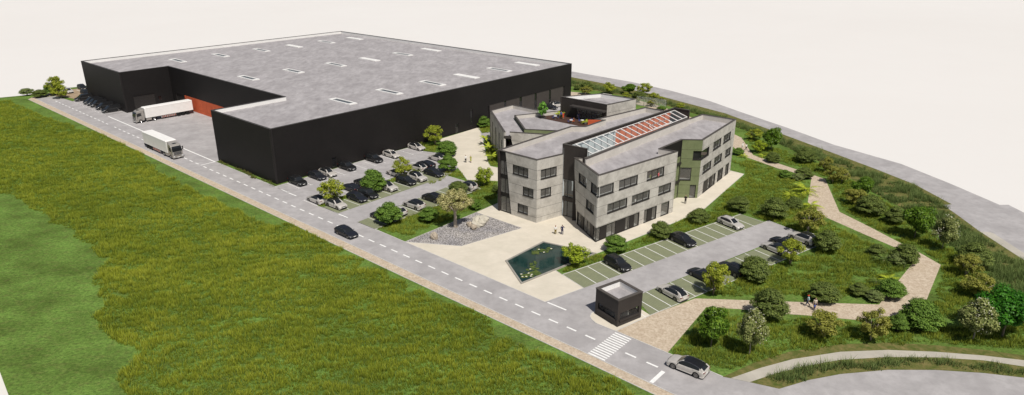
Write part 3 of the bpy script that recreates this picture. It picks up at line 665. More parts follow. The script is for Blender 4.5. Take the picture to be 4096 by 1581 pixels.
# orange end wall facing the terrace pocket
po0, po1 = G(2352, 480, HO), G(2412, 481, HO)
b = MB(); b.prism(ccw([po0.xy, po1.xy, po1.xy+Vector((.05, .3)), po0.xy+Vector((.05, .3))]), 7.3, HO-.04); b.build('end_wall', M['orange'], off)
# wing two
A, B = b2[0], b2[1]
sA = L_at(z27(262, 500), A, B); print('b2 left skew', sA, on_wall(z27(262, 500), A, B))
v1 = rect(z22(378, 755), z22(487, 715), A, B); v2 = rect(z22(540, 870), z22(640, 825), A, B); v3 = rect(z27(357, 330), z27(437, 300), A, B); v4 = rect(z27(262, 500), z27(460, 510), A, B)
LBL = (Vector(B)-Vector(A)).length; print('b2 left', v1, v2, v3, v4, LBL)
v1 = (v1[0], 8.15, v1[2], 9.9); v2 = (v2[0], 8.15, LBL, 9.9); v3 = (v3[0], 4.6, v3[2], 6.27)
g0 = (sA+.12, .06, LBL, 2.62)
wall(off, 'wall', A, B, 0, HO, [v1, v2, v3, g0], M['concrete'], skewA=sA)
window(off, A, B, v1, 2); window(off, A, B, v2, 1, open_r=True); window(off, A, B, v3, 2)
window(off, A, B, g0, 6, blind=((.17, .33), (.68, .84)), sill=False, open_r=True)
A, B = b2[1], b2[2]
u1_ = rect(z22(635, 945), z22(848, 762), A, B); u2_ = rect(z22(912, 863), z22(1167, 660), A, B); u3_ = rect(z22(1280, 742), z22(1518, 548), A, B)
m1 = rect(z27(567, 383), z27(769, 225), A, B); m2 = rect(z27(810, 297), z27(993, 150), A, B); m3 = rect(z27(1074, 203), z27(1204, 77), A, B)
q1 = rect(z27(455, 678), z27(890, 370), A, B); q2 = rect(z27(926, 492), z27(1063, 303), A, B); q3 = rect(z27(1095, 427), z27(1187, 258), A, B)
print('b2 right', u1_, u2_, u3_, m1, m2, m3, q1, q2, q3)
T3, T2, T1 = (8.15, 9.87), (4.56, 6.22), (.04, 2.62)
fz = lambda r, t: (max(0, r[0]), t[0], r[2], t[1])
u1_, u2_, u3_ = fz((0, 0, u1_[2], 0), T3), fz(u2_, T3), fz(u3_, T3); m1, m2, m3 = fz(m1, T2), fz(m2, T2), fz(m3, T2); q1, q2, q3 = fz((0, 0, q1[2], 0), T1), fz(q2, T1), fz(q3, T1)
wall(off, 'wall', A, B, 0, HO, [u1_, u2_, u3_, m1, m2, m3, q1, q2, q3], M['concrete'])
window(off, A, B, u1_, 1, open_l=True); window(off, A, B, u2_, 3); window(off, A, B, u3_, 3); window(off, A, B, m1, 3); window(off, A, B, m2, 3); window(off, A, B, m3, 2)
window(off, A, B, q1, 8, blind=((.1, .24), (.45, .68), (.78, .89)), sill=False, open_l=True); window(off, A, B, q2, 3, blind=((.3, .68),), sill=False); window(off, A, B, q3, 1, sill=False)
b = MB(); b.box(-.05, .05, .17, .27, 0, 2.62, M4=Matrix.Translation((b2[1].x, b2[1].y, 0))); b.build('corner_post', M['frame'], off)
# notch, green face, right face
wall(off, 'wall', b2[2], b2[3], 0, HO, [], M['concrete'])
A, B = b2[3], b2[4]; Ln = (Vector(B)-Vector(A)).length
wall(off, 'wall', A, B, 0, 8.6, [], M['green_clad']); wall(off, 'wall', A, B, 8.6, HO, [], M['black_panel'] if False else M['black_clad'])
An, en, nn, _ = frame_axes(A, B); RN = Matrix(((en.x, nn.x, 0, An.x), (en.y, nn.y, 0, An.y), (0, 0, 1, 0), (0, 0, 0, 1)))
b = MB()
for z_ in (3.3, 7.0): b.box(.3, Ln, .003, .3, z_, z_+.45, M4=RN)
b.build('band', M['frame'], off)
b = MB(); b.box(Ln-.14, Ln-.02, .003, .12, 0, HO, M4=RN); b.build('downpipe', M['frame'], off)
A, B = b2[4], b2[5]; Lg = (Vector(B)-Vector(A)).length
x1 = rect(z26(424, 487), z26(517, 400), A, B); x2 = rect(z26(290, 693), z26(415, 567), A, B); x3 = rect(z26(385, 882), z26(458, 750), A, B); print('green', x1, x2, x3, Lg)
x1 = (x1[0], 7.95, Lg, 9.7); x2 = (max(.15, x2[0]), 3.75, x2[2], 6.3); x3 = (x3[0], .03, x3[2], 2.75)
wall(off, 'wall', A, B, 0, HO, [x1, x2, x3], M['green_clad']); window(off, A, B, x1, 1, open_r=True, glass='glass_dark'); window(off, A, B, x2, 1); window(off, A, B, x3, 1, sill=False, door=True)
A, B = b2[5], b2[6]; Lr = (Vector(B)-Vector(A)).length
y0 = rect(z26(512, 487), z26(592, 358), A, B); ya = rect(z26(624, 407), z26(711, 277), A, B); yb = rect(z26(725, 340), z26(806, 214), A, B)
yc = rect(z26(519, 642), z26(611, 505), A, B); yd = rect(z26(632, 556), z26(717, 427), A, B); ye = rect(z26(743, 475), z26(805, 365), A, B)
yf = rect(z26(518, 845), z26(653, 625), A, B); yg = rect(z26(661, 732), z26(728, 570), A, B); yh = rect(z26(738, 670), z26(787, 520), A, B)
print('right', y0, ya, yb, yc, yd, ye, yf, yg, yh, Lr)
y0 = (0, 7.95, y0[2], 9.7); ya, yb = fz(ya, T3), fz(yb, T3); yc, yd, ye = fz(yc, T2), fz(yd, T2), fz(ye, T2); yf, yg, yh = fz(yf, T1), fz(yg, T1), fz(yh, T1)
wall(off, 'wall', A, B, 0, HO, [y0, ya, yb, yc, yd, ye, yf, yg, yh], M['concrete'])
window(off, A, B, y0, 1, open_l=True, glass='glass_dark')
for r, n in ((ya, 3), (yb, 3), (yc, 3), (yd, 3), (ye, 2)): window(off, A, B, r, n)
window(off, A, B, yf, 5, blind=((0.02, .42), (.6, .8)), sill=False); window(off, A, B, yg, 3, blind=((.3, .7),), sill=False); window(off, A, B, yh, 2, sill=False)
wall(off, 'wall', b2[6], b2[7], 0, HO, [], M['concrete']); wall(off, 'wall', b2[7], b2[8], 0, HO, [], M['concrete'])
wall(off, 'wall', b2[9], b2[0], 0, HO, [], M['brown_clad'])
ring(off, b2, ZR, HO, skip=(8,), skip_in=())
# atrium
A, B = at[0], at[1]; Lat = (Vector(B)-Vector(A)).length
wall(off, 'atrium_wall', A, B, 7.3, HA, [], M['brown_clad'], depth=.2)
e0 = (0.0, 3.75, Lat, 6.9); e1_ = (0.0, .05, Lat, 3.05)
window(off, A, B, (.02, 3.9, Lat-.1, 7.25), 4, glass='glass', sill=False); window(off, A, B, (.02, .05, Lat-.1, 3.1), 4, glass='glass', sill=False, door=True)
Ra, ea, na, _ = frame_axes(A, B); RA = Matrix(((ea.x, na.x, 0, Ra.x), (ea.y, na.y, 0, Ra.y), (0, 0, 1, 0), (0, 0, 0, 1)))
b = MB(); b.box(0, Lat, -.2, .01, 3.1, 3.9, M4=RA); b.build('spandrel', M['brown_clad'], off)
b = MB(); b.box(.25, .4, -.6, -.45, .1, 7.0, M4=RA); b.box(Lat-1.2, Lat-1.05, -.6, -.45, .1, 7.0, M4=RA); b.box(.4, Lat-1.2, -.6, -.5, 4.1, 4.3, M4=RA); b.build('timber_lining', M['wood'], off)
# atrium long walls (rise above the wing roofs) and end wall
AL0, AL1 = Vector(at[0]), Vector(at[3]); AR0, AR1 = Vector(at[1]), Vector(at[2])
wall(off, 'atrium_wall', at[2], at[3], 0, HA, [], M['brown_clad'], depth=.2)
wall(off, 'atrium_wall', at[3], at[0], ZR-.2, HA, [], M['brown_clad'], depth=.2)
# right side lower upstand that carries the glazing
HRl = 12.35
zz_ = ZT(2240, 270, 3.682)
dl = (AL1-AL0).normalized(); dr = (AR1-AR0).normalized()
top_in0, top_in1 = G(*z22(300, 268), HA-.5).xy, G(*zz_(1680, 640), HA-.5).xy
low0, low1 = G(*z22(480, 455), HRl).xy, G(*zz_(1900, 760), HRl).xy
wall(off, 'atrium_wall', low0, low1, ZR-.3, HRl, [], M['parapet'], depth=.25)
b = MB(); nl = Vector((-(low1-low0).y, (low1-low0).x)).normalized()
b.prism(ccw([low0-nl*.06, low1-nl*.06, low1+nl*.55, low0+nl*.55]), HRl-.02, HRl+.12); b.build('coping', M['coping'], off)
b = MB(); cw = .34
def band(p, q, z, side=1, w_=cw):
    d = (q-p).normalized(); n = Vector((-d.y, d.x))*side; b.prism(ccw([p-n*.04, q-n*.04, q+n*w_, p+n*w_]), z-.03, z+.06, bottom=True)
band(AL0, AL1, HA, -1); band(Vector(at[3]), Vector(at[2]), HA, -1)
band(AL0+dl*.35, AR0+dr*.35*0+dl*.3, HA, -1) if False else None
dd = (AR0-AL0).normalized(); nA = Vector((-dd.y, dd.x)); b.prism(ccw([AL0-nA*.04, AR0-nA*.04, AR0+nA*.34, AL0+nA*.34]), HA-.03, HA+.061, bottom=True)
b.build('coping', M['coping'], off)
b = MB(); b.prism(ccw([AR0, AR0+nA*.34, AR0+nA*.34+dd*-.01+Vector((0, 0)), AR0-dd*.2]), HRl, HA); b.build('atrium_wall', M['brown_clad'], off)
# inner left wall of the atrium, coloured panels seen through the glazing
nL = Vector((dl.y, -dl.x)); s0, s1_ = AL0+nL*.3, AL1+nL*.3; LL = (s1_-s0).length
def strip_wall(f0, f1, m, name):
    p, q = s0.lerp(s1_, f0), s0.lerp(s1_, f1); bb = MB(); bb.quad((*p, 0), (*q, 0), (*q, HA-.6), (*p, HA-.6)); return bb.build(name, m, off)
M['pale_blue'] = mat('pale_grey_blue_wall', (.5, .55, .57), .8, build=two_noise((.66, .71, .73), (.76, .80, .81), (.56, .6, .62), .3, 1.2))
fo = .42
strip_wall(.0, fo, M['pale_blue'], 'inner_wall'); strip_wall(fo, .95, M['orange_in'], 'inner_wall'); strip_wall(.95, 1.0, M['black_clad'], 'inner_wall')
# glazing: white rafters from the high left side to the low right side
rb = MB(); gl = MB()
gz0, gz1 = HA-.62, HRl+.08
N = 17
p_top0, p_top1 = G(*z22(335, 262), gz0).xy, G(*zz_(1685, 640), gz0).xy; p_low0, p_low1 = G(*z22(560, 390), gz1).xy, G(*zz_(1870, 738), gz1).xy; print('raft', p_top0, AL0, p_low0, low0, p_top1, AL1, p_low1, low1)
for k in range(N+1):
    f = k/N; a = p_top0.lerp(p_top1, f); c = p_low0.lerp(p_low1, f)
    a3 = Vector((*a, gz0)); c3 = Vector((*c, gz1)); d = (c3-a3).normalized(); s = Vector((-d.y, d.x, 0)).normalized()*.105; up = Vector((0, 0, .16))
    V = [a3-s, a3+s, c3+s, c3-s]; V += [v+up for v in V]
    rb.add(V, [(0, 3, 2, 1), (4, 5, 6, 7), (0, 1, 5, 4), (1, 2, 6, 5), (2, 3, 7, 6), (3, 0, 4, 7)])
    if k < N:
        f2 = (k+1)/N; a2 = p_top0.lerp(p_top1, f2); c2 = p_low0.lerp(p_low1, f2); gl.quad((*a, gz0+.05), (*c, gz1+.05), (*c2, gz1+.05), (*a2, gz0+.05))
gg = gl.build('atrium_glazing', M['glass_sky'], off); rb.build('rafter', M['white_metal'], gg)
sb = MB(); d3 = Vector((*p_low0, gz1)); 
sb.tube([Vector((*p_top0, gz0+.1)), Vector((*p_top1, gz0+.1))], .07, 6); sb.tube([Vector((*p_low0, gz1+.1)), Vector((*p_low1, gz1+.1))], .07, 6); sb.build('glazing_rail', M['white_metal'], gg)
# opened vent frame
f = .60; a = p_top0.lerp(p_top1, f); c = p_low0.lerp(p_low1, f); a2 = p_top0.lerp(p_top1, f+.2); c2 = p_low0.lerp(p_low1, f+.2); m_a = Vector((*a.lerp(c, .72), gz1+.75)); m_b = Vector((*a2.lerp(c2, .72), gz1+.75))
sb = MB(); l0, l1 = Vector((*c, gz1+.3)), Vector((*c2, gz1+.3))
for p, q in ((m_a, m_b), (l0, l1), (m_a, l0), (m_b, l1), (m_a, m_b)): sb.tube([p, q], .06, 6)
sb.build('vent_frame', M['white_metal'], gg)
# floors and cores
for z0_, z1_ in ((.0, .05), (3.3, 3.72), (6.95, 7.3)):
    for poly in (b1, b2):
        b = MB(); b.prism(inset(poly, .36), z0_, z1_, bottom=True); b.build('floor_slab', M['floor_in'], off)
b = MB()
for poly, ins in ((b1, 4.2), (b2, 4.6)):
    e = [Vector(p) for p in poly]
def core(p0, p1, p2, p3, name='inner_wall'):
    bb = MB(); bb.prism(ccw([p0, p1, p2, p3]), .05, 10.6); return bb.build(name, M['interior'], off)
X = lambda P, Q_, f: Vector(P).lerp(Vector(Q_), f)
mid2 = (Vector(b2[1])+Vector(b2[9]))/2
nr = Vector((-(b2[2]-b2[1]).y, (b2[2]-b2[1]).x)).normalized(); tr_ = (b2[2]-b2[1]).normalized()
nw = Vector((-(b2[1]-b2[0]).y, (b2[1]-b2[0]).x)).normalized()
core(b2[1]+nr*5.0+tr_*3.5, b2[2]+nr*4.2-tr_*3, b2[2]+nr*4.6-tr_*3, b2[1]+nr*5.4+tr_*3.5)
nr3 = Vector((-(b2[6]-b2[5]).y, (b2[6]-b2[5]).x)).normalized(); tr3 = (b2[6]-b2[5]).normalized()
core(b2[5]+nr3*4.4+tr3*1, b2[6]+nr3*4.4-tr3*1, b2[6]+nr3*4.7-tr3*1, b2[5]+nr3*4.7+tr3*1)
n1r = Vector((-(b1[1]-b1[0]).y, (b1[1]-b1[0]).x)).normalized(); t1r = (b1[1]-b1[0]).normalized()
core(b1[0]+n1r*4.6+t1r*1.5, b1[1]+n1r*4.6-t1r*.5, b1[1]+n1r*4.9-t1r*.5, b1[0]+n1r*4.9+t1r*1.5)
# low rear wing with the roof terrace
HL, ZL = 8.2, 7.3
z19b = ZT(1900, 380, 3.313); z194 = ZT(1940, 400, 3.977)
lw = [G(*z19b(200, 208), HL).xy, G(*z19b(380, 493), HL).xy]
r_end = G(*z19b(465, 548), ZL).xy
wedge0 = G(*z194(390, 513), HL).xy; wedge1 = G(*z194(950, 548), HL).xy
back = [G(*z19b(500, 130), HL).xy, G(*z19b(835, 200), HL).xy]
A, B = lw[0], lw[1]; Ll_ = (Vector(B)-Vector(A)).length
slots = [(Ll_*f, .6, Ll_*f+.85, 6.3) for f in (.17, .42, .66, .85)]
slots = slots[:3]+[(Ll_*.845, .6, Ll_*.845+.7, 5.6)]
wall(off, 'wall', A, B, 0, HL, slots, M['concrete'], depth=.45)
for s in slots: window(off, A, B, s, 1, glass='glass_dark', sill=False)
b = MB(); AA, ee, nn2, _ = frame_axes(A, B); RL = Matrix(((ee.x, nn2.x, 0, AA.x), (ee.y, nn2.y, 0, AA.y), (0, 0, 1, 0), (0, 0, 0, 1))); b.box(-.4, 0, -.5, .06, 0, HL, M4=RL); b.build('corner_fin', M['black_clad'], off)
gA = [G(*z194(*p), HL).xy for p in ((465, 245), (625, 468), (1120, 490))]
gB = G(*z194(1200, 178), HL).xy
low_poly = ccw([lw[0], lw[1], lw[1]+Vector((.25, -.1)), r_end+Vector((.3, -.1)), wedge0+Vector((.1, .4)), wedge1+Vector((0, .4)), Vector((12, 150)), Vector((11, 163)), back[1], back[0]])
b = MB(); b.prism(inset(low_poly, .2), ZL-.35, ZL); b.build('roof', M['roofing'], off)
b = MB(); inn = Vector((.3, .05))
def para(p, q, z0_, z1_, th=.32, lining='parapet', cop='coping'):
    p, q = Vector(p), Vector(q); d = (q-p).normalized(); n = Vector((-d.y, d.x)); bb = MB(); bb.prism(ccw([p+n*.02, q+n*.02, q+n*th, p+n*th]), z0_, z1_-.04); bb.build('parapet', M[lining], off)
    bb = MB(); bb.prism(ccw([p-n*.03, q-n*.03, q+n*(th+.03), p+n*(th+.03)]), z1_-.04, z1_+.04, bottom=True); bb.build('coping', M[cop], off)
para(lw[0], lw[1], ZL-.3, HL); para(back[0], lw[0], ZL-.3, HL); para(back[1], back[0], ZL-.3, HL)
wall(off, 'wall', back[0], lw[0], 0, HL, [], M['concrete']); wall(off, 'wall', back[1], back[0], 0, HL, [], M['concrete'])
# front of the low wing: deep fascia over a recessed gallery
f0, f1 = lw[1], r_end+Vector((.3, -.1))
b = MB(); b.prism(ccw([f0, f1, f1+Vector((0, .35)), f0+Vector((0, .35))]), 6.75, ZL+.03, bottom=True); b.build('fascia', M['coping_dark'], off)
b = MB(); b.prism(ccw([lw[1]+Vector((.35, .2)), Vector((7, 140)), Vector((6, 158)), Vector((-3.6, 160))]), 3.4, 3.7, bottom=True); b.build('floor_slab', M['floor_in'], off)
b = MB(); b.prism(ccw([Vector((-3, 153)), Vector((6, 153)), Vector((6, 153.3)), Vector((-3, 153.3))]), 3.7, 6.9); b.build('inner_wall', M['interior'], off)
# pale concrete wedge wall
wd = (wedge1-wedge0).normalized(); wn = Vector((wd.y, -wd.x)); w_end = wedge0+wd*14
wall(off, 'wall', wedge0, w_end, 0, HL, [], M['concrete'], skewA=2.0)
para(wedge0, w_end, HL-.1, HL+.03, .3, 'parapet', 'coping')
# green upstand round the terrace
tp = ccw([gA[0], gA[1], gA[2]+Vector((6, -.3)), Vector((20, 150)), G(*z194(1780, 330), HL).xy+Vector((2, 3)), gB+Vector((1, 0))])
tp = [gA[0], gA[1], Vector(gA[1]).lerp(Vector(gA[2]), 1.5), Vector((15.6, 136.0)), Vector((31, 153)), Vector((31, 161.5)), G(2300, 437, HL).xy]
tp = ccw(tp)
for (p, q, m_) in ((gA[0], gA[1], 'green_dark'), (gA[1], tp[2], 'green_clad')):
    wall(off, 'terrace_wall', p, q, ZL-.1, HL, [], M[m_], depth=.1); para(p, q, ZL, HL)
para(G(2300, 437, HL).xy, gA[0], ZL-.1, HL)
wall(off, 'wall', G(2300, 437, HL).xy, gA[0], 0, HL, [], M['concrete'], depth=.1)
b = MB(); b.prism(tp, ZL-.3, ZL+.04); b.build('roof', M['roofing'], off)
# terrace deck
dk0, dk1 = G(*z194(820, 275), 7.38).xy, G(*z194(1480, 410), 7.38).xy; dd_ = (dk1-dk0).normalized()
dk = ccw([dk0+dd_*.2, dk0+dd_*26, Vector((31, 158)), G(*zz_(695, 705), 7.38).xy+Vector((1, 4)), G(2250, 440, 7.38).xy, G(*z194(1100, 232), 7.38).xy, G(*z194(860, 262), 7.38).xy])
b = MB(); b.prism(dk, 7.2, 7.38); b.build('deck', M['deck'], off)
# terrace pavilion
pv = [G(*zz_(*p), 11.9).xy for p in ((10, 432), (695, 553), (1125, 465), (600, 385))]
pv = ccw(pv)
if (Vector(pv[0])-G(*zz_(10, 432), 11.9).xy).length > .1: 
    k = min(range(4), key=lambda i: (Vector(pv[i])-G(*zz_(10, 432), 11.9).xy).length); pv = pv[k:]+pv[:k]
A, B = pv[0], pv[1]
gz = (on_wall(zz_(230, 735), A, B)[0], 7.42, on_wall(zz_(600, 735), A, B)[0]+.3, 10.1); print('pav glass', gz, (Vector(B)-Vector(A)).length)
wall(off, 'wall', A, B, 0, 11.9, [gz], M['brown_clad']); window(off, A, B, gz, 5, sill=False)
cn = (on_wall(zz_(180, 575), A, B)[0], on_wall(zz_(685, 645), A, B)[0]+.2)
Ap, ep, np_, Lp = frame_axes(A, B); RP = Matrix(((ep.x, np_.x, 0, Ap.x), (ep.y, np_.y, 0, Ap.y), (0, 0, 1, 0), (0, 0, 0, 1)))
b = MB(); b.box(gz[0]-.9, min(Lp-.1, gz[2]+1.3), .002, 1.5, 10.2, 10.55, M4=RP); b.build('canopy', M['coping_dark'], off)
wall(off, 'wall', pv[1], pv[2], 0, 11.9, [], M['concrete']); wall(off, 'wall', pv[2], pv[3], 0, 11.9, [], M['concrete']); wall(off, 'wall', pv[3], pv[0], 0, 11.9, [], M['brown_clad'])
ring(off, pv, 11.0, 11.9, lining='parapet_white')
b = MB(); b.prism(inset(pv, .4), 7.3, 7.42); b.build('floor_slab', M['floor_in'], off)
b = MB(); c0_, c1_ = Ap+ep*1.0-np_*5, Ap+ep*(Lp-1)-np_*5; b.prism(ccw([c0_.xy, c1_.xy, (c1_-np_*.2).xy, (c0_-np_*.2).xy]), 7.42, 11); b.build('inner_wall', M['interior'], off)
b = MB(); cc = G(*zz_(680, 415), 11.3); b.box(-1.3, 1.3, -.9, .9, 11, 11.35, M4=Matrix.Translation((cc.x, cc.y+1, 0)) @ Matrix.Rotation(math.atan2(ep.y, ep.x), 4, 'Z')); b.build('roof_hatch', M['parapet'], off)
OFFC = Vector((b2[1].x, b2[1].y, 0)); settle(off, OFFC)
# ---------------------------------------------------------------- gatehouse
z23k = ZT(2300, 1000, 2.4857)
gt = empty('gatehouse', (0, 0, 0), 0, 'small black cube-shaped gatehouse with a pale sunken roof and strip windows', 'gatehouse')
f0, f1, f2 = G(*z23k(417, 770)).xy, G(*z23k(655, 672)).xy, G(*z23k(198, 632)).xy
f3 = f1+(f2-f0)
gh = ccw([f0, f1, f3, f2]); HG = 3.92
k = min(range(4), key=lambda i: (gh[i]-f0).length); gh = gh[k:]+gh[:k]
M['booth'] = mat('dark_booth_cladding', (.03, .025, .024), .55, build=two_noise((.034, .029, .028), (.044, .038, .036), (.026, .022, .02), .8, 5, fine=.3))
for i in range(4):
    A, B = gh[i], gh[(i+1) % 4]; L = (B-A).length
    r = (.45 if i != 3 else .5, .95, L-.5, 1.95)
    wall(gt, 'wall', A, B, 0, HG, [r], M['booth'], depth=.3); window(gt, A, B, r, 1, glass='glass_clear', sill=False, fw=.07)
    AA, ee, nn2, _ = frame_axes(A, B); R9 = Matrix(((ee.x, nn2.x, 0, AA.x), (ee.y, nn2.y, 0, AA.y), (0, 0, 1, 0), (0, 0, 0, 1)))
    b = MB(); b.box(r[0]-.1, r[2]+.1, .002, .16, .72, .95, M4=R9); b.build('sill', M['booth'], gt)
ring(gt, gh, 3.1, HG, .36, 'parapet_white', 'coping', 'roofing', over=.06)
b = MB(); b.prism(inset(gh, .31), .0, .05); b.build('floor', M['interior'], gt)
b = MB(); c_ = (gh[0]+gh[2])/2; T = Matrix.Translation((c_.x, c_.y, 0)) @ Matrix.Rotation(math.atan2((gh[1]-gh[0]).y, (gh[1]-gh[0]).x), 4, 'Z')
b.box(.2, .3, -1.7, 1.7, .05, 3, M4=T); b.build('partition', M['interior'], gt)
settle(gt, (c_.x, c_.y, 0))
# ---------------------------------------------------------------- mesh screen behind the offices
ms = bpy.data.materials.new('perforated_screen'); ms.use_nodes = True; t = ms.node_tree; t.nodes.clear()
o_ = t.nodes.new('ShaderNodeOutputMaterial'); tr = t.nodes.new('ShaderNodeBsdfTransparent'); df = t.nodes.new('ShaderNodeBsdfDiffuse'); df.inputs[0].default_value = (.5, .5, .47, 1)
mx = t.nodes.new('ShaderNodeMixShader'); t.links.new(ramp(t, noise(t, 5, 2, .5, wpos(t)), [(.42, (.12,)*3), (.58, (.75,)*3)]), mx.inputs[0]); t.links.new(tr.outputs[0], mx.inputs[1]); t.links.new(df.outputs[0], mx.inputs[2]); t.links.new(mx.outputs[0], o_.inputs[0])
fa, fb = G(2545, 421), G(2664, 437)
sc = empty('mesh_fence', tuple(fa), 0, 'see-through pale mesh fence panel behind the office building', 'fence')
b = MB(); dv = fb-fa; b.quad((0, 0, 0), (dv.x, dv.y, 0), (dv.x, dv.y, 2.9), (0, 0, 2.9)); b.build('mesh_panel', ms, sc)
b = MB()
for k in range(5): p = dv*(k/4); b.tube([(p.x, p.y, 0), (p.x, p.y, 2.95)], .04, 6)
b.build('post', M['coping'], sc)
# ================================================================ VEGETATION
def vnoise(x, y, seed=0):
    r = np.random.default_rng(seed); T = r.random((256, 256)); xi = np.floor(x).astype(int); yi = np.floor(y).astype(int); fx = x-xi; fy = y-yi
    fx = fx*fx*(3-2*fx); fy = fy*fy*(3-2*fy); a = T[xi % 256, yi % 256]; b = T[(xi+1) % 256, yi % 256]; c = T[xi % 256, (yi+1) % 256]; d = T[(xi+1) % 256, (yi+1) % 256]
    return (a*(1-fx)+b*fx)*(1-fy)+(c*(1-fx)+d*fx)*fy
def fbm(x, y, seed=0): return (vnoise(x, y, seed)*.55+vnoise(x*2.1+7, y*2.1+3, seed+1)*.3+vnoise(x*4.3+1, y*4.3+9, seed+2)*.15)
def np_mesh(name, V, F3, m, parent=None, col=None, quads=False):
    "V (n,3) array, F3 (k,3 or 4) array"
    me = bpy.data.meshes.new(name); k = F3.shape[1]
    me.vertices.add(len(V)); me.vertices.foreach_set('co', V.astype(np.float32).ravel()); me.loops.add(F3.size); me.loops.foreach_set('vertex_index', F3.astype(np.int32).ravel())
    me.polygons.add(len(F3)); me.polygons.foreach_set('loop_start', np.arange(0, F3.size, k, dtype=np.int32)); me.polygons.foreach_set('loop_total', np.full(len(F3), k, dtype=np.int32))
    me.update(calc_edges=True); me.validate(); me.materials.append(m)
    if col is not None:
        a = me.color_attributes.new('Col', 'FLOAT_COLOR', 'POINT'); a.data.foreach_set('color', np.concatenate([col, np.ones((len(col), 1))], 1).astype(np.float32).ravel())
    o = bpy.data.objects.new(name, me); COL.objects.link(o)
    if parent is not None: o.parent = parent
    return o
def leafy(name, stops, transl=.3, rough=.6):
    m = bpy.data.materials.new(name); m.use_nodes = True; t = m.node_tree; b = t.nodes['Principled BSDF']; o = t.nodes['Material Output']
    g = t.nodes.new('ShaderNodeNewGeometry'); c = ramp(t, g.outputs['Random Per Island'], stops)
    n = ramp(t, noise(t, 1.1, 3, .5, wpos(t)), [(.3, (.72, .74, .72)), (.7, (1.15, 1.12, 1.1))]); c = mix(t, c, n, 1.0, 'MULTIPLY'); c = mix(t, c, (1.22, 1.16, 1.05), 1.0, 'MULTIPLY')
    t.links.new(c, b.inputs['Base Color']); b.inputs['Roughness'].default_value = rough; b.inputs['Specular IOR Level'].default_value = .22
    tr = t.nodes.new('ShaderNodeBsdfTranslucent'); t.links.new(c, tr.inputs[0]); mx = t.nodes.new('ShaderNodeMixShader'); mx.inputs[0].default_value = transl
    t.links.new(b.outputs[0], mx.inputs[1]); t.links.new(tr.outputs[0], mx.inputs[2]); t.links.new(mx.outputs[0], o.inputs[0]); return m
def grassy(name, root, low, high, tip):
    m = bpy.data.materials.new(name); m.use_nodes = True; t = m.node_tree; b = t.nodes['Principled BSDF']; o = t.nodes['Material Output']
    a = t.nodes.new('ShaderNodeVertexColor'); a.layer_name = 'Col'; s = t.nodes.new('ShaderNodeSeparateColor'); t.links.new(a.outputs[0], s.inputs[0])
    c = mix(t, low, high, s.outputs[1]); c = mix(t, root, c, s.outputs[0]); c = mix(t, c, tip, math_n(t, 'MULTIPLY', s.outputs[2], s.outputs[0]))
    big = ramp(t, noise(t, .07, 5, .6, wpos(t)), [(.36, (.80, .86, .80)), (.64, (1.16, 1.14, 1.1))]); c = mix(t, c, big, 1.0, 'MULTIPLY')
    t.links.new(c, b.inputs['Base Color']); b.inputs['Roughness'].default_value = .75; b.inputs['Specular IOR Level'].default_value = .12
    tr = t.nodes.new('ShaderNodeBsdfTranslucent'); t.links.new(c, tr.inputs[0]); mx = t.nodes.new('ShaderNodeMixShader'); mx.inputs[0].default_value = .22
    t.links.new(b.outputs[0], mx.inputs[1]); t.links.new(tr.outputs[0], mx.inputs[2]); t.links.new(mx.outputs[0], o.inputs[0]); return m
M['field'] = grassy('tall_meadow_grass', (.065, .10, .012), (.27, .33, .026), (.49, .53, .052), (.68, .67, .17))
M['meadow'] = grassy('meadow_grass', (.07, .11, .016), (.29, .36, .036), (.45, .50, .065), (.62, .62, .17))
M['reed'] = grassy('rough_grass', (.06, .09, .03), (.155, .235, .065), (.26, .34, .11), (.38, .42, .18))
M['heath'] = grassy('low_hedge', (.05, .07, .015), (.18, .22, .05), (.26, .26, .08), (.34, .22, .10))
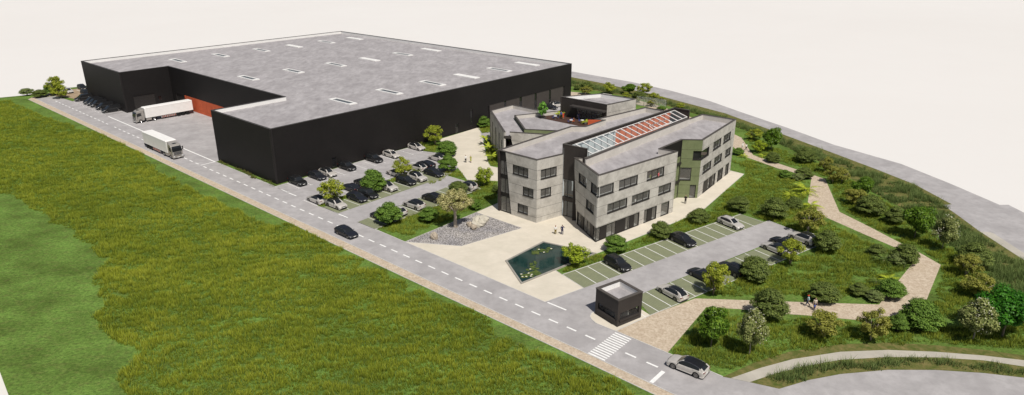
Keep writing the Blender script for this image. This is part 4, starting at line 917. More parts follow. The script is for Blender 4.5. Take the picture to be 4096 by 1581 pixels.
def grass(name, label, polys, excl, dens, h, blades, wid, m, thr=0.0, ns=1.2, seed=1, lean=.5, margin=.25, spread=.12):
    poly = np.array([[(p[0], p[1]) for p in q] for q in [polys]][0]) if False else None
    PX = []; 
    for q in polys:
        a = np.array([(p[0], p[1]) for p in q]); x0, y0 = a.min(0); x1, y1 = a.max(0); r = np.random.default_rng(seed); seed += 1
        n = int((x1-x0)*(y1-y0)*dens); x = r.uniform(x0, x1, n); y = r.uniform(y0, y1, n)
        # thin with distance, nothing outside the view wedge
        k = r.random(n) < np.clip(95/np.maximum(y, 40), .3, 1.0); x, y = x[k], y[k]
        wx = x+1.1*(fbm(x*.35, y*.35, 40)-.5)*2; wy = y+1.1*(fbm(x*.35+50, y*.35, 44)-.5)*2
        k = inside(wx, wy, q) & inside(x, y, plate); x, y = x[k], y[k]
        for e in excl:
            k = ~inside(x, y, e)
            for ddx, ddy in ((margin, 0), (-margin, 0), (0, margin), (0, -margin)): k &= ~inside(x+ddx, y+ddy, e)
            x, y = x[k], y[k]
        k = fbm(x/ns*.4, y/ns*.9, 5) > thr; x, y = x[k], y[k]
        PX.append(np.stack([x, y], 1))
    P = np.concatenate(PX); r = np.random.default_rng(seed+99); n = len(P)
    hn = fbm(P[:, 0]/ns*.75+P[:, 1]*.12, P[:, 1]/ns*1.7-P[:, 0]*.2, 9); hh = h*(.35+1.4*np.clip((hn-.28)*2.0, 0, 1))*r.uniform(.75, 1.2, n)
    c = np.repeat(P, blades, 0); hb = np.repeat(hh, blades)*r.uniform(.7, 1.15, n*blades); N = n*blades
    c = c+r.normal(0, spread, (N, 2)); a = r.uniform(0, 2*PI, N); wv = wid*r.uniform(.6, 1.3, N)
    dx, dy = np.cos(a)*wv/2, np.sin(a)*wv/2; la = r.uniform(0, 2*PI, N); lm = hb*lean*r.uniform(.1, 1, N)
    base1 = np.stack([c[:, 0]-dx, c[:, 1]-dy, np.zeros(N)], 1); base2 = np.stack([c[:, 0]+dx, c[:, 1]+dy, np.zeros(N)], 1)
    tip = np.stack([c[:, 0]+np.cos(la)*lm, c[:, 1]+np.sin(la)*lm, hb], 1)
    V = np.stack([base1, base2, tip], 1).reshape(-1, 3); F = np.arange(3*N).reshape(-1, 3)
    shade_rnd = np.repeat(np.repeat(np.clip(.5+(fbm(P[:, 0]*.14, P[:, 1]*.2, 21)-.5)*.7+(hn-.5)*2.3+r.normal(0, .10, n), 0, 1), blades), 3); tipc = np.repeat((r.random(N) < .3).astype(float)*r.random(N), 3)  # low tufts coloured darker: shade of the gaps painted in, plus random variation
    hcol = np.tile(np.array([0., 0., 1.]), N); hcol[0::3] = .12; hcol[1::3] = .12
    o = np_mesh(name, V, F, m, col=np.stack([hcol, shade_rnd, tipc*hcol], 1)); o['kind'] = 'stuff'; o['label'] = label
    return o
PAVED = [asphalt1, park1, plaza, P0(*gravel_px), lane2, [U0, U1, Ue1, Ue0], [Lt0, Lb0, Lb1, Lt1], Ml, Ll, pad, walk, pond, P0(*cpath)+list(reversed(P0(*cpath2))), P0(*inner)+list(reversed(P0(*outer))), P0(*far), [v.xy for v in WAREH]]
field_px = [(-330, 440), (0, 405), (40, 402), (92, 430), (176, 468), (282, 500), (303, 520), (394, 528), (458, 556), (521, 580), (560, 605), (598, 655), (634, 693), (704, 724), (781, 769), (841, 794), (880, 812), (911, 829), (943, 846), (1052, 896), (1147, 899), (1200, 913), (1308, 958), (1374, 990), (1345, 1022), (1449, 1035), (1444, 1072), (1544, 1085), (1548, 1112), (1621, 1126), (1621, 1162), (1698, 1167), (1772, 1199), (1922, 1253), (1953, 1272), (1980, 1344), (2062, 1371), (2107, 1407), (2220, 1430), (2257, 1450), (2300, 1466), (2366, 1483), (2466, 1533), (2533, 1570), (2580, 1620), (2600, 1720), (520, 1720), (503, 1600), (492, 1540), (512, 1480), (590, 1400), (552, 1381), (450, 1360), (395, 1320), (390, 1260), (444, 1200), (395, 1180), (372, 1110), (434, 1040), (395, 1022), (345, 980), (296, 947), (286, 912), (210, 888), (197, 853), (138, 836), (99, 808), (45, 782), (0, 770), (-330, 700)]
grass('tall_grass', 'tall yellow-green grass filling the big field left of the road', [P0(*field_px)], PAVED, 22, .50, 5, .075, M['field'], thr=.22, ns=1.3, seed=3, lean=.55)
meadow1 = P0((3020, 645), (3165, 700), (3225, 730), (3215, 810), (3270, 880), (3420, 945), (3560, 1010), (3640, 1045), (3480, 1195), (3140, 1185), (2810, 1180), (2990, 1110), (3290, 990), (3190, 925), (3060, 880), (2965, 850), (2700, 960), (2500, 1030), (2395, 1060), (2270, 1090), (2235, 1083), (2400, 1020), (2620, 935), (2830, 845), (2990, 700), (2930, 645))
meadow2 = P0((2690, 1405), (2830, 1250), (2960, 1260), (3100, 1275), (3230, 1285), (3430, 1300), (3620, 1285), (3720, 1240), (3775, 1100), (3760, 1040), (3620, 975), (3480, 905), (3370, 845), (3330, 750), (3300, 708), (3190, 668), (3030, 615), (2975, 548), (2990, 535), (3100, 590), (3300, 670), (3450, 755), (3600, 850), (3740, 945), (3850, 1030), (4000, 1140), (4150, 1230), (4200, 1400), (4000, 1395), (3700, 1375), (3400, 1375), (3150, 1410), (2960, 1470), (2870, 1478))
meadow3 = P0((1515, 910), (1640, 865), (1720, 838), (1895, 768), (1935, 755), (1880, 735), (1862, 722), (1800, 700), (1740, 735), (1710, 730), (1790, 690), (1840, 680), (1872, 720), (1990, 722), (1990, 790), (1900, 835), (1640, 945))
meadow4 = P0((1640, 593), (1690, 575), (1752, 585), (1740, 610)); meadow5 = P0((1918, 508), (1965, 505), (1965, 530), (1930, 535)); meadow6 = P0((1935, 568), (1975, 580), (1995, 668), (1962, 664))
meadow7 = P0((1288, 828), (1275, 822), (1700, 668), (1718, 680))
grass('meadow_grass', 'tufted meadow grass on the lawns around the offices, car parks and park paths', [meadow1, meadow2, meadow3, meadow4, meadow5, meadow6, meadow7], [p for p in PAVED if p is not plaza and p is not park1]+[plaza], 20, .44, 5, .07, M['meadow'], thr=.27, ns=1.5, seed=30)
grass('meadow_grass', 'tufted meadow grass in the planting bed beside the low rear wing', [meadow6, meadow5, meadow7, meadow4], [Ml, Ll, [v.xy for v in WAREH]], 16, .4, 5, .07, M['meadow'], thr=.2, ns=1.2, seed=60, margin=.02)
reed_poly = P0(*reed_out)+P0(*[(4330, 1380), (4150, 1300), (4000, 1190), (3840, 1010), (3740, 925), (3620, 840), (3450, 745), (3330, 668), (3150, 590), (2990, 522), (2800, 462), (2640, 412), (2500, 380), (2286, 345)])
rin = [(p[0]-14, p[1]+14) for p in reed_out]
reed_poly = P0(*rin)+P0(*[(4330, 1390), (4150, 1300), (4000, 1190), (3840, 1010), (3740, 925), (3620, 840), (3450, 745), (3330, 668), (3150, 590), (2990, 522), (2800, 462), (2640, 412), (2500, 380), (2286, 345)])
grass('rough_grass', 'long coarse grey-green grass on the bank between the park and the outer road', [reed_poly], [P0(*far), walk], 9, .95, 8, .085, M['reed'], thr=.33, ns=2.6, seed=80, lean=.85, spread=.22)
rb_ = [(3060, 1518), (3115, 1498), (3240, 1474), (3365, 1450), (3552, 1438), (3742, 1440), (3933, 1452), (4096, 1477), (4350, 1518), (4350, 1540), (4096, 1497), (3933, 1478), (3742.5, 1466), (3552, 1466), (3361.7, 1478), (3234.7, 1500), (3130, 1538)]
grass('rough_grass', 'long coarse grass along the verge between footpath and roundabout', [P0(*rb_)], [P0(*cpath)+list(reversed(P0(*cpath2)))], 9, .75, 8, .075, M['reed'], thr=.3, ns=1.8, seed=90, lean=.8, spread=.2, margin=.05)
hedge_w = P0((872, 648), (905, 655), (1098, 741), (1103, 746), (1085, 742))
grass('low_hedge', 'low reddish-green ground cover strip at the foot of the warehouse end wall', [P0((866, 646), (882, 647), (1112, 743), (1102, 747))], [[v.xy for v in WAREH]], 34, .35, 6, .07, M['heath'], thr=0, ns=1, seed=95, margin=.02)
grass('low_hedge', 'low clipped ground cover between the car rows and the gravel', [P0((1500, 905), (1660, 846), (1890, 764), (1922, 752), (1925, 760), (1700, 848), (1512, 918))], [Ll, Ml], 26, .35, 6, .07, M['heath'], thr=0, ns=1, seed=97, margin=.02)
bark = mat('bark', (.2, .16, .12), .9, build=two_noise((.20, .16, .12), (.3, .25, .19), (.1, .08, .06), 1.5, 9, (1, 1, .3), .5, .2))
bark_pale = mat('pale_bark', (.35, .3, .24), .9, build=two_noise((.34, .29, .23), (.45, .39, .32), (.2, .16, .12), 2, 9, (1, 1, .3), .4, .2))
LM = {'shrub': leafy('dark_leaf', [(0, (.075, .115, .028)), (.5, (.135, .19, .048)), (1, (.205, .265, .075))]),
      'green': leafy('mid_leaf', [(0, (.07, .14, .022)), (.5, (.13, .24, .04)), (1, (.20, .33, .065))]),
      'lime': leafy('lime_leaf', [(0, (.15, .22, .015)), (.5, (.28, .38, .03)), (1, (.40, .50, .05))]),
      'yellow': leafy('yellow_leaf', [(0, (.17, .22, .025)), (.5, (.32, .40, .045)), (1, (.46, .50, .08))], .4),
      'ochre': leafy('olive_yellow_leaf', [(0, (.15, .17, .03)), (.5, (.28, .31, .06)), (1, (.40, .41, .12))], .4),
      'round': leafy('glossy_leaf', [(0, (.05, .12, .010)), (.5, (.105, .205, .02)), (1, (.17, .28, .035))], .3, .4),
      'vivid': leafy('vivid_leaf', [(0, (.02, .11, .008)), (.5, (.045, .18, .015)), (1, (.08, .25, .025))], .3, .45),
      'flower': leafy('grey_green_leaf', [(0, (.10, .14, .04)), (.5, (.22, .27, .09)), (1, (.36, .40, .18))]),
      'olive': leafy('silver_olive_leaf', [(0, (.22, .23, .09)), (.5, (.42, .42, .2)), (1, (.60, .58, .34))]),
      'pale': leafy('pale_leaf', [(0, (.10, .16, .05)), (.5, (.19, .25, .09)), (1, (.27, .33, .14))]),
      'palm': leafy('palm_leaf', [(0, (.18, .28, .025)), (.5, (.36, .46, .04)), (1, (.55, .60, .08))], .35),
      'palmdark': leafy('dark_palm_leaf', [(0, (.05, .10, .02)), (.5, (.1, .16, .035)), (1, (.16, .22, .05))], .3),
      'petal': mat('cream_petal', (.66, .64, .5), .6)}
def clumps(kind, r):
    "unit crown: list of (centre, radius) ellipsoids, crown within |xy|<.5, z<1"
    out = []
    if kind in ('round', 'vivid'):
        for _ in range(34):
            v = r.normal(size=3); v /= np.linalg.norm(v); rr = r.uniform(.15, .98)**.5; out.append((np.array([v[0]*.37*rr, v[1]*.37*rr, .61+v[2]*.30*rr]), r.uniform(.11, .17)))
    elif kind == 'flower':
        for _ in range(36):
            z = r.uniform(0, 1); w_ = .42*math.sin(PI*min(1, (z*.9+.12)))**.7*(1-.35*z); a = r.uniform(0, 2*PI); q = r.uniform(.2, 1)**.5; out.append((np.array([math.cos(a)*w_*q, math.sin(a)*w_*q, .33+z*.58]), r.uniform(.09, .14)))
    elif kind in ('yellow', 'ochre', 'lime'):
        k = 40
        for _ in range(k):
            v = r.normal(size=3); v /= np.linalg.norm(v); rr = r.uniform(.25, 1)**.5; z = .56+v[2]*.36*rr
            if z < .2: z = .2+abs(z-.2)*.5
            wv = .42*(1 if z < .65 else .85); out.append((np.array([v[0]*wv*rr, v[1]*wv*rr, z]), r.uniform(.07, .12)))
        out = out[:k]
    elif kind == 'olive':
        for _ in range(46):
            v = r.normal(size=3); v /= np.linalg.norm(v); rr = r.uniform(.2, 1)**.5; out.append((np.array([v[0]*.40*rr, v[1]*.40*rr, .68+v[2]*.25*rr+(-.05 if abs(v[0]) > .7 else 0)]), r.uniform(.06, .11)))
    else:
        n = 22
        for i in range(n):
            a = i*2.39996+r.uniform(-.3, .3); q = (i/n)**.55; z = .42+.42*math.sqrt(max(0, 1-q*q))+r.uniform(-.1, .06); out.append((np.array([math.cos(a)*.36*q, math.sin(a)*.36*q, z-.12*q]), r.uniform(.13, .19)))
        for i in range(9): a = i*.7+r.uniform(-.2, .2); out.append((np.array([math.cos(a)*.30, math.sin(a)*.30, r.uniform(.22, .40)]), r.uniform(.11, .16)))
    return out
def crown_mesh(name, kind, seed, leaves, size, flat=.65, petals=0):
    r = np.random.default_rng(seed); C = clumps(kind, r); Vs = []; per = max(1, leaves//len(C))
    for c, rad in C:
        n = int(per*(rad/.1)**1.3); v = r.normal(size=(n, 3)); v /= np.linalg.norm(v, axis=1)[:, None]; q = r.uniform(.55, 1.08, n)[:, None]; p = c+v*q*rad*np.array([1.15, 1.15, flat if kind in ('shrub', 'green', 'pale') else .9])
        nn = v*.8+r.normal(0, .30, (n, 3))+np.array([0, -0, .65]); nn /= np.linalg.norm(nn, axis=1)[:, None]
        t = np.cross(nn, r.normal(size=(n, 3))); t /= np.linalg.norm(t, axis=1)[:, None]; b = np.cross(nn, t); s = size*r.uniform(.55, 1.3, n)[:, None]
        droop = -nn*s*.25
        Vs.append(np.stack([p-t*s+droop, p-b*s*.5, p+t*s+droop, p+b*s*.5], 1))
    V = np.concatenate(Vs).reshape(-1, 3); V[:, 2] = np.maximum(V[:, 2], .02); F = np.arange(len(V)).reshape(-1, 4)
    return V, F
def limbs(kind, seed):
    r = random.Random(seed); b = MB()
    if kind in ('round', 'vivid', 'flower'):
        b.tube([(0, 0, -.01), (.008, .0, .15), (-.006, .005, .3), (0, 0, .5), (.005, 0, .8)], [.024, .018, .016, .013, .005], 7)
        for k in range(6): a = k*1.05+r.uniform(-.2, .2); z = .34+.06*k; b.tube([(0, 0, z), (math.cos(a)*.14, math.sin(a)*.14, z+.1), (math.cos(a)*.28, math.sin(a)*.28, z+.16)], [.009, .006, .002], 5)
    elif kind == 'olive':
        b.tube([(0, 0, -.01), (0, 0, .03), (.005, .004, .12), (-.006, .0, .25), (.004, .004, .40), (0, 0, .46)], [.075, .052, .042, .038, .034, .036], 10)
        for k in range(7): a = k*.9; b.tube([(0, 0, .40), (math.cos(a)*.10, math.sin(a)*.10, .50), (math.cos(a)*.2, math.sin(a)*.2, .60), (math.cos(a)*.3, math.sin(a)*.3, .72)], [.026, .018, .011, .004], 6)
    else:
        n = 4 if kind in ('yellow', 'ochre', 'lime') else 5
        for k in range(n):
            a = k*2*PI/n+r.uniform(-.3, .3); q = r.uniform(.6, 1); h_ = .75 if n == 4 else .55
            b.tube([(0, 0, -.01), (math.cos(a)*.04*q, math.sin(a)*.04*q, .14), (math.cos(a)*.13*q, math.sin(a)*.13*q, .34), (math.cos(a)*.26*q, math.sin(a)*.26*q, h_)], [.020, .014, .010, .003], 6)
            for j in range(2): a2 = a+r.uniform(-1, 1); b.tube([(math.cos(a)*.1*q, math.sin(a)*.1*q, .28), (math.cos(a)*.1*q+math.cos(a2)*.14, math.sin(a)*.1*q+math.sin(a2)*.14, .5), (math.cos(a)*.1*q+math.cos(a2)*.24, math.sin(a)*.1*q+math.sin(a2)*.24, .66)], [.008, .006, .002], 5)
    return b
PRO = {}
SPEC = {'shrub': (6500, .031), 'green': (6500, .031), 'pale': (3400, .036), 'lime': (4600, .029), 'yellow': (4600, .029), 'ochre': (5200, .029), 'round': (7500, .033), 'vivid': (11000, .026), 'flower': (6800, .029), 'olive': (9000, .021)}
for kind, (nl_, sz) in SPEC.items():
    for v_ in range(3 if kind not in ('olive', 'vivid') else 1):
        V, F = crown_mesh(kind, kind, 100+v_*7+len(kind)*13, nl_, sz); me = np_mesh('crown', V, F, LM[kind]); cm = me.data; bpy.data.objects.remove(me)
        t_ = limbs(kind, v_+3).build('trunk', bark_pale if kind in ('flower', 'olive', 'ochre') else bark, None, True); tm = t_.data; bpy.data.objects.remove(t_)
        pm = None
        if kind == 'flower':
            V2, F2 = crown_mesh('p', kind, 500+v_, 420, .017); V2 = (V2-np.array([0, 0, .6]))*1.05+np.array([0, 0, .6]); po = np_mesh('blossom', V2, F2, LM['petal']); pm = po.data; bpy.data.objects.remove(po)
        PRO[(kind, v_)] = (cm, tm, pm)
NAMEK = {'shrub': 'shrub', 'green': 'shrub', 'pale': 'shrub', 'lime': 'tree', 'yellow': 'tree', 'ochre': 'tree', 'round': 'tree', 'vivid': 'tree', 'flower': 'flowering_tree', 'olive': 'olive_tree'}
tree_i = 0
def plant(kind, base, topy, wpx, label, name=None, group=None, z=0.0, cat=None, trunk=True):
    global tree_i
    B = G(base[0], base[1], z); w_ = wpx*mpp(B)*1.12; 
    h = height_at(B, topy); h = max(.7, h)
    nv = 3 if kind not in ('olive', 'vivid') else 1; cm, tm, pm = PRO[(kind, tree_i % nv)]; tree_i += 1
    root = empty(name or NAMEK[kind], B, (tree_i*2.4) % 6.28, label, cat or {'shrub': 'shrub', 'tree': 'tree', 'flowering_tree': 'tree', 'olive_tree': 'tree'}[NAMEK[kind]], group)
    for nm, d in (('crown', cm), ('trunk', tm), ('blossom', pm)):
        if d is None: continue
        o = bpy.data.objects.new(nm, d); COL.objects.link(o); o.parent = root; o.scale = (w_, w_, h)
    return root
def frond_mesh(seed, n, L, droop, wid, leaflets=10, start=.0):
    r = random.Random(seed); b = MB()
    for k in range(n):
        a = k*2*PI/n*1.0+r.uniform(-.25, .25); l = L*r.uniform(.75, 1.1); up = r.uniform(.35, 1.05); pts = []
        for i in range(8):
            t = i/7; x = l*t*math.cos(up*(1-t*.6)); z = start+l*(t*math.sin(up)-droop*t*t); pts.append(Vector((math.cos(a)*x, math.sin(a)*x, z)))
        side = Vector((-math.sin(a), math.cos(a), 0))
        if leaflets:
            for i in range(1, 8):
                for q in (0, .5):
                    if i == 7 and q: continue
                    p = pts[i].lerp(pts[min(7, i+1)], q); d = (pts[i]-pts[i-1]).normalized(); ll = wid*(1-abs(i/7-.45)*1.1)
                    for s in (-1, 1):
                        tipp = p+side*s*ll+d*ll*.5+Vector((0, 0, -ll*.35)); e = d*ll*.16; b.add([p-e, p+e, tipp], [(0, 1, 2)])
        else:
            for i in range(7):
                w0 = wid*math.sin(PI*min(1, (i/7)*.92+.06)); w1 = wid*math.sin(PI*min(1, ((i+1)/7)*.92+.06)); dz = Vector((0, 0, -.25))
                for s in (-1, 1): b.add([pts[i], pts[i+1], pts[i+1]+side*s*w1+dz*w1, pts[i]+side*s*w0+dz*w0], [(0, 1, 2, 3)])
    return b
def palm(kind, base, hpx, wpx, label, name='palm', z=0, group=None, stem=.25, leaflets=10, cat='palm', topy=None):
    B = G(base[0], base[1], z); w_ = wpx*mpp(B)*.68; root = empty(name, B, random.uniform(0, 6), label, cat, group)
    h = hpx*mpp(B)*1.0
    frond_mesh(int(base[0]), 11 if leaflets else 8, w_, .55 if leaflets else .5, w_*(.22 if leaflets else .13), leaflets, start=max(.1, h*stem)).build('fronds', LM[kind], root)
    b = MB(); b.tube([(0, 0, -.02), (.02, 0, h*stem*.5), (0, 0, h*stem+.12)], [.09, .07, .05], 7); b.build('stem', bark, root, True)
    return root
T_ = [
 ('pale', (109, 381), 352, 54, 'grey-green umbrella-shaped shrub at the far left end of the road'),
 ('shrub', (162, 389), 358, 54, 'dark green umbrella-shaped shrub beside the bend of the sandy strip'),
 ('green', (212, 380), 330, 60, 'dense green tree behind the yellow trees by the dirt lot'),
 ('yellow', (228, 383), 301, 66, 'tallest yellow-green tree at the far end of the road by the dirt lot'),
 ('yellow', (248, 393), 337, 66, 'many-stemmed yellow-green tree at the corner of the road and dirt lot'),
 ('yellow', (1328, 812), 709, 108, 'airy yellow-green tree rising between the first two rows of cars'),
 ('green', (1495, 762), 677, 98, 'dense rounded green tree between the middle rows of cars'),
 ('yellow', (1615, 707), 623, 82, 'slim yellow tree over a silver car in the middle row'),
 ('green', (1559, 894), 810, 106, 'round green bush hiding a dark car at the road end of the car park'),
 ('yellow', (1740, 581), 500, 84, 'bright yellow-green tree against the warehouse wall'),
 ('green', (1788, 622), 562, 80, 'green bush at the far right corner of the car park, nearer the warehouse'),
 ('green', (1792, 685), 621, 78, 'green bush at the far right corner of the car park, nearer the offices'),
 ('lime', (1935, 744), 659, 76, 'light yellow-green tree alone on the lawn left of the offices'),
 ('shrub', (1830, 775), 725, 74, 'dark green bush beside the white car behind the olive tree'),
 ('green', (1715, 884), 829, 78, 'low green shrub left of the olive tree'),
 ('green', (1902, 836), 794, 52, 'low green shrub just right of the olive tree'),
 ('shrub', (1984, 770), 738, 30, 'small dark shrub against the left corner of the offices'),
 ('green', (1936, 510), 465, 52, 'green bush in the planting bed against the warehouse'),
 ('lime', (2297, 1063), 969, 112, 'bright yellow-green tree overhanging the pond'),
 ('green', (2462, 1006), 940, 92, 'green shrub at the tip of the glazed office corner'),
 ('shrub', (2642, 950), 886, 84, 'middle one of the dark shrubs lining the upper parking row'),
 ('shrub', (2793, 889), 835, 84, 'dark shrub near the man in black at the far end of the office walk'),
 ('shrub', (2953, 843), 785, 84, 'dark bushy shrub on the lawn beyond the end of the upper parking row'),
 ('shrub', (3093, 873), 791, 104, 'large dark grey-green shrub left of the park path bend'),
 ('shrub', (3175, 832), 789, 68, 'smaller dark shrub tucked behind the large one near the park path bend'),
 ('ochre', (3230, 930), 823, 118, 'olive-yellow many-stemmed tree at the top corner of the lower car park'),
 ('shrub', (3303, 1006), 922, 104, 'dark green bush beside the white-and-black car at the end of the lower row'),
 ('yellow', (3160, 1060), 957, 104, 'yellow-green tree in front of the white coupe in the lower row'),
 ('shrub', (3014, 1120), 1027, 118, 'dark green tree beside the rear of the black car in the lower row'),
 ('yellow', (2851, 1181), 1040, 118, 'tall yellow-green tree in front of the dark car nearest the gatehouse'),
 ('shrub', (3072, 1272), 1153, 130, 'big dark green tree standing across the lower park path'),
 ('shrub', (3288, 1205), 1131, 112, 'dark bush directly behind the three walkers'),
 ('shrub', (3432, 1180), 1134, 72, 'small dark shrub on the lawn right of the three walkers'),
 ('pale', (3495, 1202), 1163, 68, 'low pale-green shrub at the inner corner of the sandy path'),
 ('green', (3560, 1192), 1118, 104, 'green tiered shrub leaning over the inner edge of the sandy path'),
 ('shrub', (3506, 1021), 978, 70, 'leftmost dark shrub of the mixed clump by the path'),
 ('shrub', (3618, 1050), 975, 98, 'tallest dark shrub of the mixed clump by the path'),
 ('pale', (3588, 1056), 1013, 64, 'pale-green shrub in the middle of the mixed clump by the path'),
 ('green', (3139, 711), 680, 44, 'small round green shrub on the lawn by the upper path'),
 ('shrub', (3213, 712), 670, 68, 'dark shrub touching the upper path'),
 ('pale', (3190, 720), 693, 46, 'low pale shrub in front of the dark one at the upper path'),
 ('green', (2953, 620), 591, 44, 'small green shrub beside the office corner and the path'),
 ('yellow', (3016, 563), 513, 62, 'yellow tree on the bank nearest the office corner'),
 ('round', (3083, 604), 508, 76, 'round bright green tree at the top of the park near the joggers'),
 ('lime', (3034, 611), 559, 60, 'lime green bush right of the joggers'),
 ('shrub', (3090, 648), 608, 60, 'dark low shrub under the first round tree'),
 ('shrub', (3220, 648), 591, 84, 'dark broad tree right of the upper path'),
 ('ochre', (3298, 690), 622, 60, 'leftmost of the row of yellow shrubs along the bank'),
 ('ochre', (3330, 733), 654, 64, 'middle one of the row of yellow shrubs along the bank'),
 ('ochre', (3366, 733), 668, 62, 'rightmost of the row of yellow shrubs along the bank'),
 ('round', (3442, 797), 702, 78, 'round bright green tree above the brownish bush at the path bend'),
 ('ochre', (3416, 817), 749, 90, 'brownish-yellow bush right of the path bend'),
 ('shrub', (3474, 860), 781, 104, 'dark spreading tree between the brownish bush and the tall round tree'),
 ('shrub', (3574, 895), 827, 76, 'dark bush left of the tall round green tree'),
 ('round', (3657, 954), 813, 116, 'tall round green tree on a thin trunk above the path'),
 ('flower', (3768, 1000), 861, 102, 'white-flowering tree next to the outer road'),
 ('shrub', (3886, 1064), 975, 124, 'large dark tree at the edge of the rough grass bank'),
 ('ochre', (3861, 1106), 1010, 94, 'olive-yellow bush in front of the large dark tree on the bank'),
 ('ochre', (3906, 1186), 1088, 140, 'wide olive-yellow bush lower down the bank'),
 ('flower', (3889, 1363), 1194, 150, 'white-flowering tree beside the vivid green tree'),
 ('vivid', (4008, 1350), 1153, 200, 'vivid dark-green tree at the right edge'),
 ('round', (2843, 1389), 1220, 130, 'round green tree on the lawn nearest the crossing'),
 ('flower', (2996, 1420), 1233, 122, 'white-flowering tree on the lawn above the silver car'),
 ('ochre', (3292, 1354), 1239, 134, 'olive-yellow many-stemmed tree below the three walkers'),
 ('ochre', (3482, 1363), 1229, 120, 'olive-yellow tree below the wide turn of the path'),
 ('green', (3588, 1325), 1258, 70, 'small green bush squeezed between two larger ones below the path'),
 ('green', (3673, 1306), 1201, 152, 'broad dark-green bush at the outer corner of the path'),
 ('ochre', (2343, 378), 342, 54, 'yellow bush just right of the warehouse corner'),
 ('shrub', (2349, 356), 327, 54, 'dark bush behind the yellow one right of the warehouse corner'),
 ('shrub', (2308, 360), 339, 26, 'small dark bush at the edge of the warehouse'),
 ('yellow', (2435, 375), 326, 57, 'yellow-green tree behind the terrace pavilion'),
 ('round', (2514, 378), 333, 57, 'deep green round tree on the far bank'),
 ('yellow', (2506, 391), 370, 34, 'small yellow bush under the deep green round tree'),
 ('shrub', (2556, 391), 365, 50, 'low dark bush above the mesh fence'),
 ('yellow', (2577, 382), 328, 60, 'tall yellow tree on the far bank above the mesh fence'),
 ('yellow', (2616, 396), 370, 44, 'yellow bush right of the tall yellow tree on the far bank'),
 ('yellow', (2645, 404), 385, 32, 'low yellow bush at the top right of the mesh fence'),
 ('yellow', (2723, 434), 412, 42, 'yellow bush right of the mesh fence behind the atrium'),
 ('green', (2647, 437), 425, 36, 'low green shrub at the foot of the mesh fence'),
 ('ochre', (2608, 426), 393, 46, 'grey-looking many-stemmed bush seen through the mesh fence'),
 ('ochre', (2552, 410), 388, 26, 'small bush seen through the left end of the mesh fence'),
]
for k_, b_, t_, w_, lab in T_:
    plant(k_, b_, t_, w_, lab, group='trees and shrubs planted around the site')
plant('olive', (1822, 908), 752, 142, 'old olive tree with a thick gnarled trunk standing in the gravel bed')
for (k_, b_, h_, w_, lab) in [
  ('palm', (3552, 1128), 46, 74, 'bright green fern-like palm beside the inner edge of the sandy path'), ('palmdark', (3503, 1135), 38, 60, 'dark palm left of the bright one beside the sandy path'),
  ('palmdark', (3534, 1050), 44, 92, 'wide dark palm in front of the mixed clump by the path'), ('palmdark', (3615, 1071), 40, 60, 'small palm at the right foot of the mixed clump'), ('palmdark', (3565, 1008), 28, 40, 'slender palm poking up at the back of the mixed clump'),
  ('palm', (3220, 770), 48, 96, 'large bright palm at the bend of the upper path'), ('palm', (3161, 789), 28, 60, 'bright palm on the lawn left of the large one'), ('palm', (3204, 782), 20, 34, 'tiny palm between the two bright palms'), ('palm', (3242, 832), 32, 84, 'spreading bright palm over the yellow tree at the car park corner'),
  ('palm', (3051, 630), 20, 38, 'tiny bright palm under the lime bush'), ('palm', (2974, 630), 20, 40, 'tiny bright palm at the edge of the path by the joggers')]:
    palm(k_, b_, h_, w_, lab, group='palms planted in the park', stem=.2)
for (b_, h_, w_, lab) in [((1941, 580), 60, 52, 'banana plant nearest the warehouse in the bed by the low wing'), ((1957, 611), 52, 60, 'middle banana plant in the bed by the low wing'), ((1968, 648), 52, 58, 'banana plant nearest the offices in the bed by the low wing'), ((1985, 625), 60, 30, 'slim banana plant right against the wall of the low wing')]:
    palm('palm', b_, h_, w_, lab, name='banana_plant', group='banana plants along the low wing', stem=.45, leaflets=0, cat='plant')
# rocks in the gravel
M['rock'] = mat('sandstone_boulder', (.4, .34, .27), .9, build=two_noise((.34, .29, .23), (.50, .43, .34), (.24, .19, .14), 1.2, 6, fine=.5, bmp=.4))
M['rock_pale'] = mat('pale_limestone', (.5, .47, .4), .9, build=two_noise((.46, .43, .35), (.62, .58, .5), (.3, .27, .2), 1.0, 5, (1, 2, 2), .5, .5))
def rock(px, r, label, seed, m, n=3):
    B = G(*px); rr = np.random.default_rng(seed); root = MB()
    b = MB(); b.ball((0, 0, r[2]*.55), r, 14, 9); V = []
    for v in b.v:
        v = Vector(v); nx = fbm(np.array([v.x*1.5+seed*9]), np.array([v.y*1.5+v.z*2+seed]), seed)[0]; q = Vector(round(c_*2.2)/2.2 for c_ in (v.x/r[0], v.y/r[1], v.z/r[2])); n2_ = fbm(np.array([v.x*3.1+seed*5]), np.array([v.y*2.7+v.z*3.3+seed]), seed+3)[0]; v = v*(.45+.7*nx+.45*n2_); v = v*.8+Vector((q.x*r[0], q.y*r[1], q.z*r[2]))*.2; V.append((v.x, v.y, max(v.z, -.03)))
    o = mesh_obj('boulder', V, b.f, m); o.location = (B.x, B.y, .02); o.rotation_euler = (0, 0, seed); tag(o, label, 'rock', 'boulders in the gravel bed'); return o
z15 = ZT(1550, 740, 2.923)
rock(z15(545, 625), (.95, .7, .75), 'single tan boulder near the left tip of the gravel bed', 2, M['rock'])
rock(z15(960, 480), (.75, .5, .5), 'reddish boulder under the left end of the pale rock pile', 5, M['rock'])
rock(z15(1008, 512), (.75, .5, .5), 'small tan boulder in front of the pale rock pile', 8, M['rock'])
rock(z15(1075, 455), (2.1, 1.3, .85), 'large pale layered rock right of the olive tree', 11, M['rock_pale'])
rock(z15(1110, 420), (1.5, 1.2, .45), 'flat pale slab at the back of the rock pile', 14, M['rock_pale'])
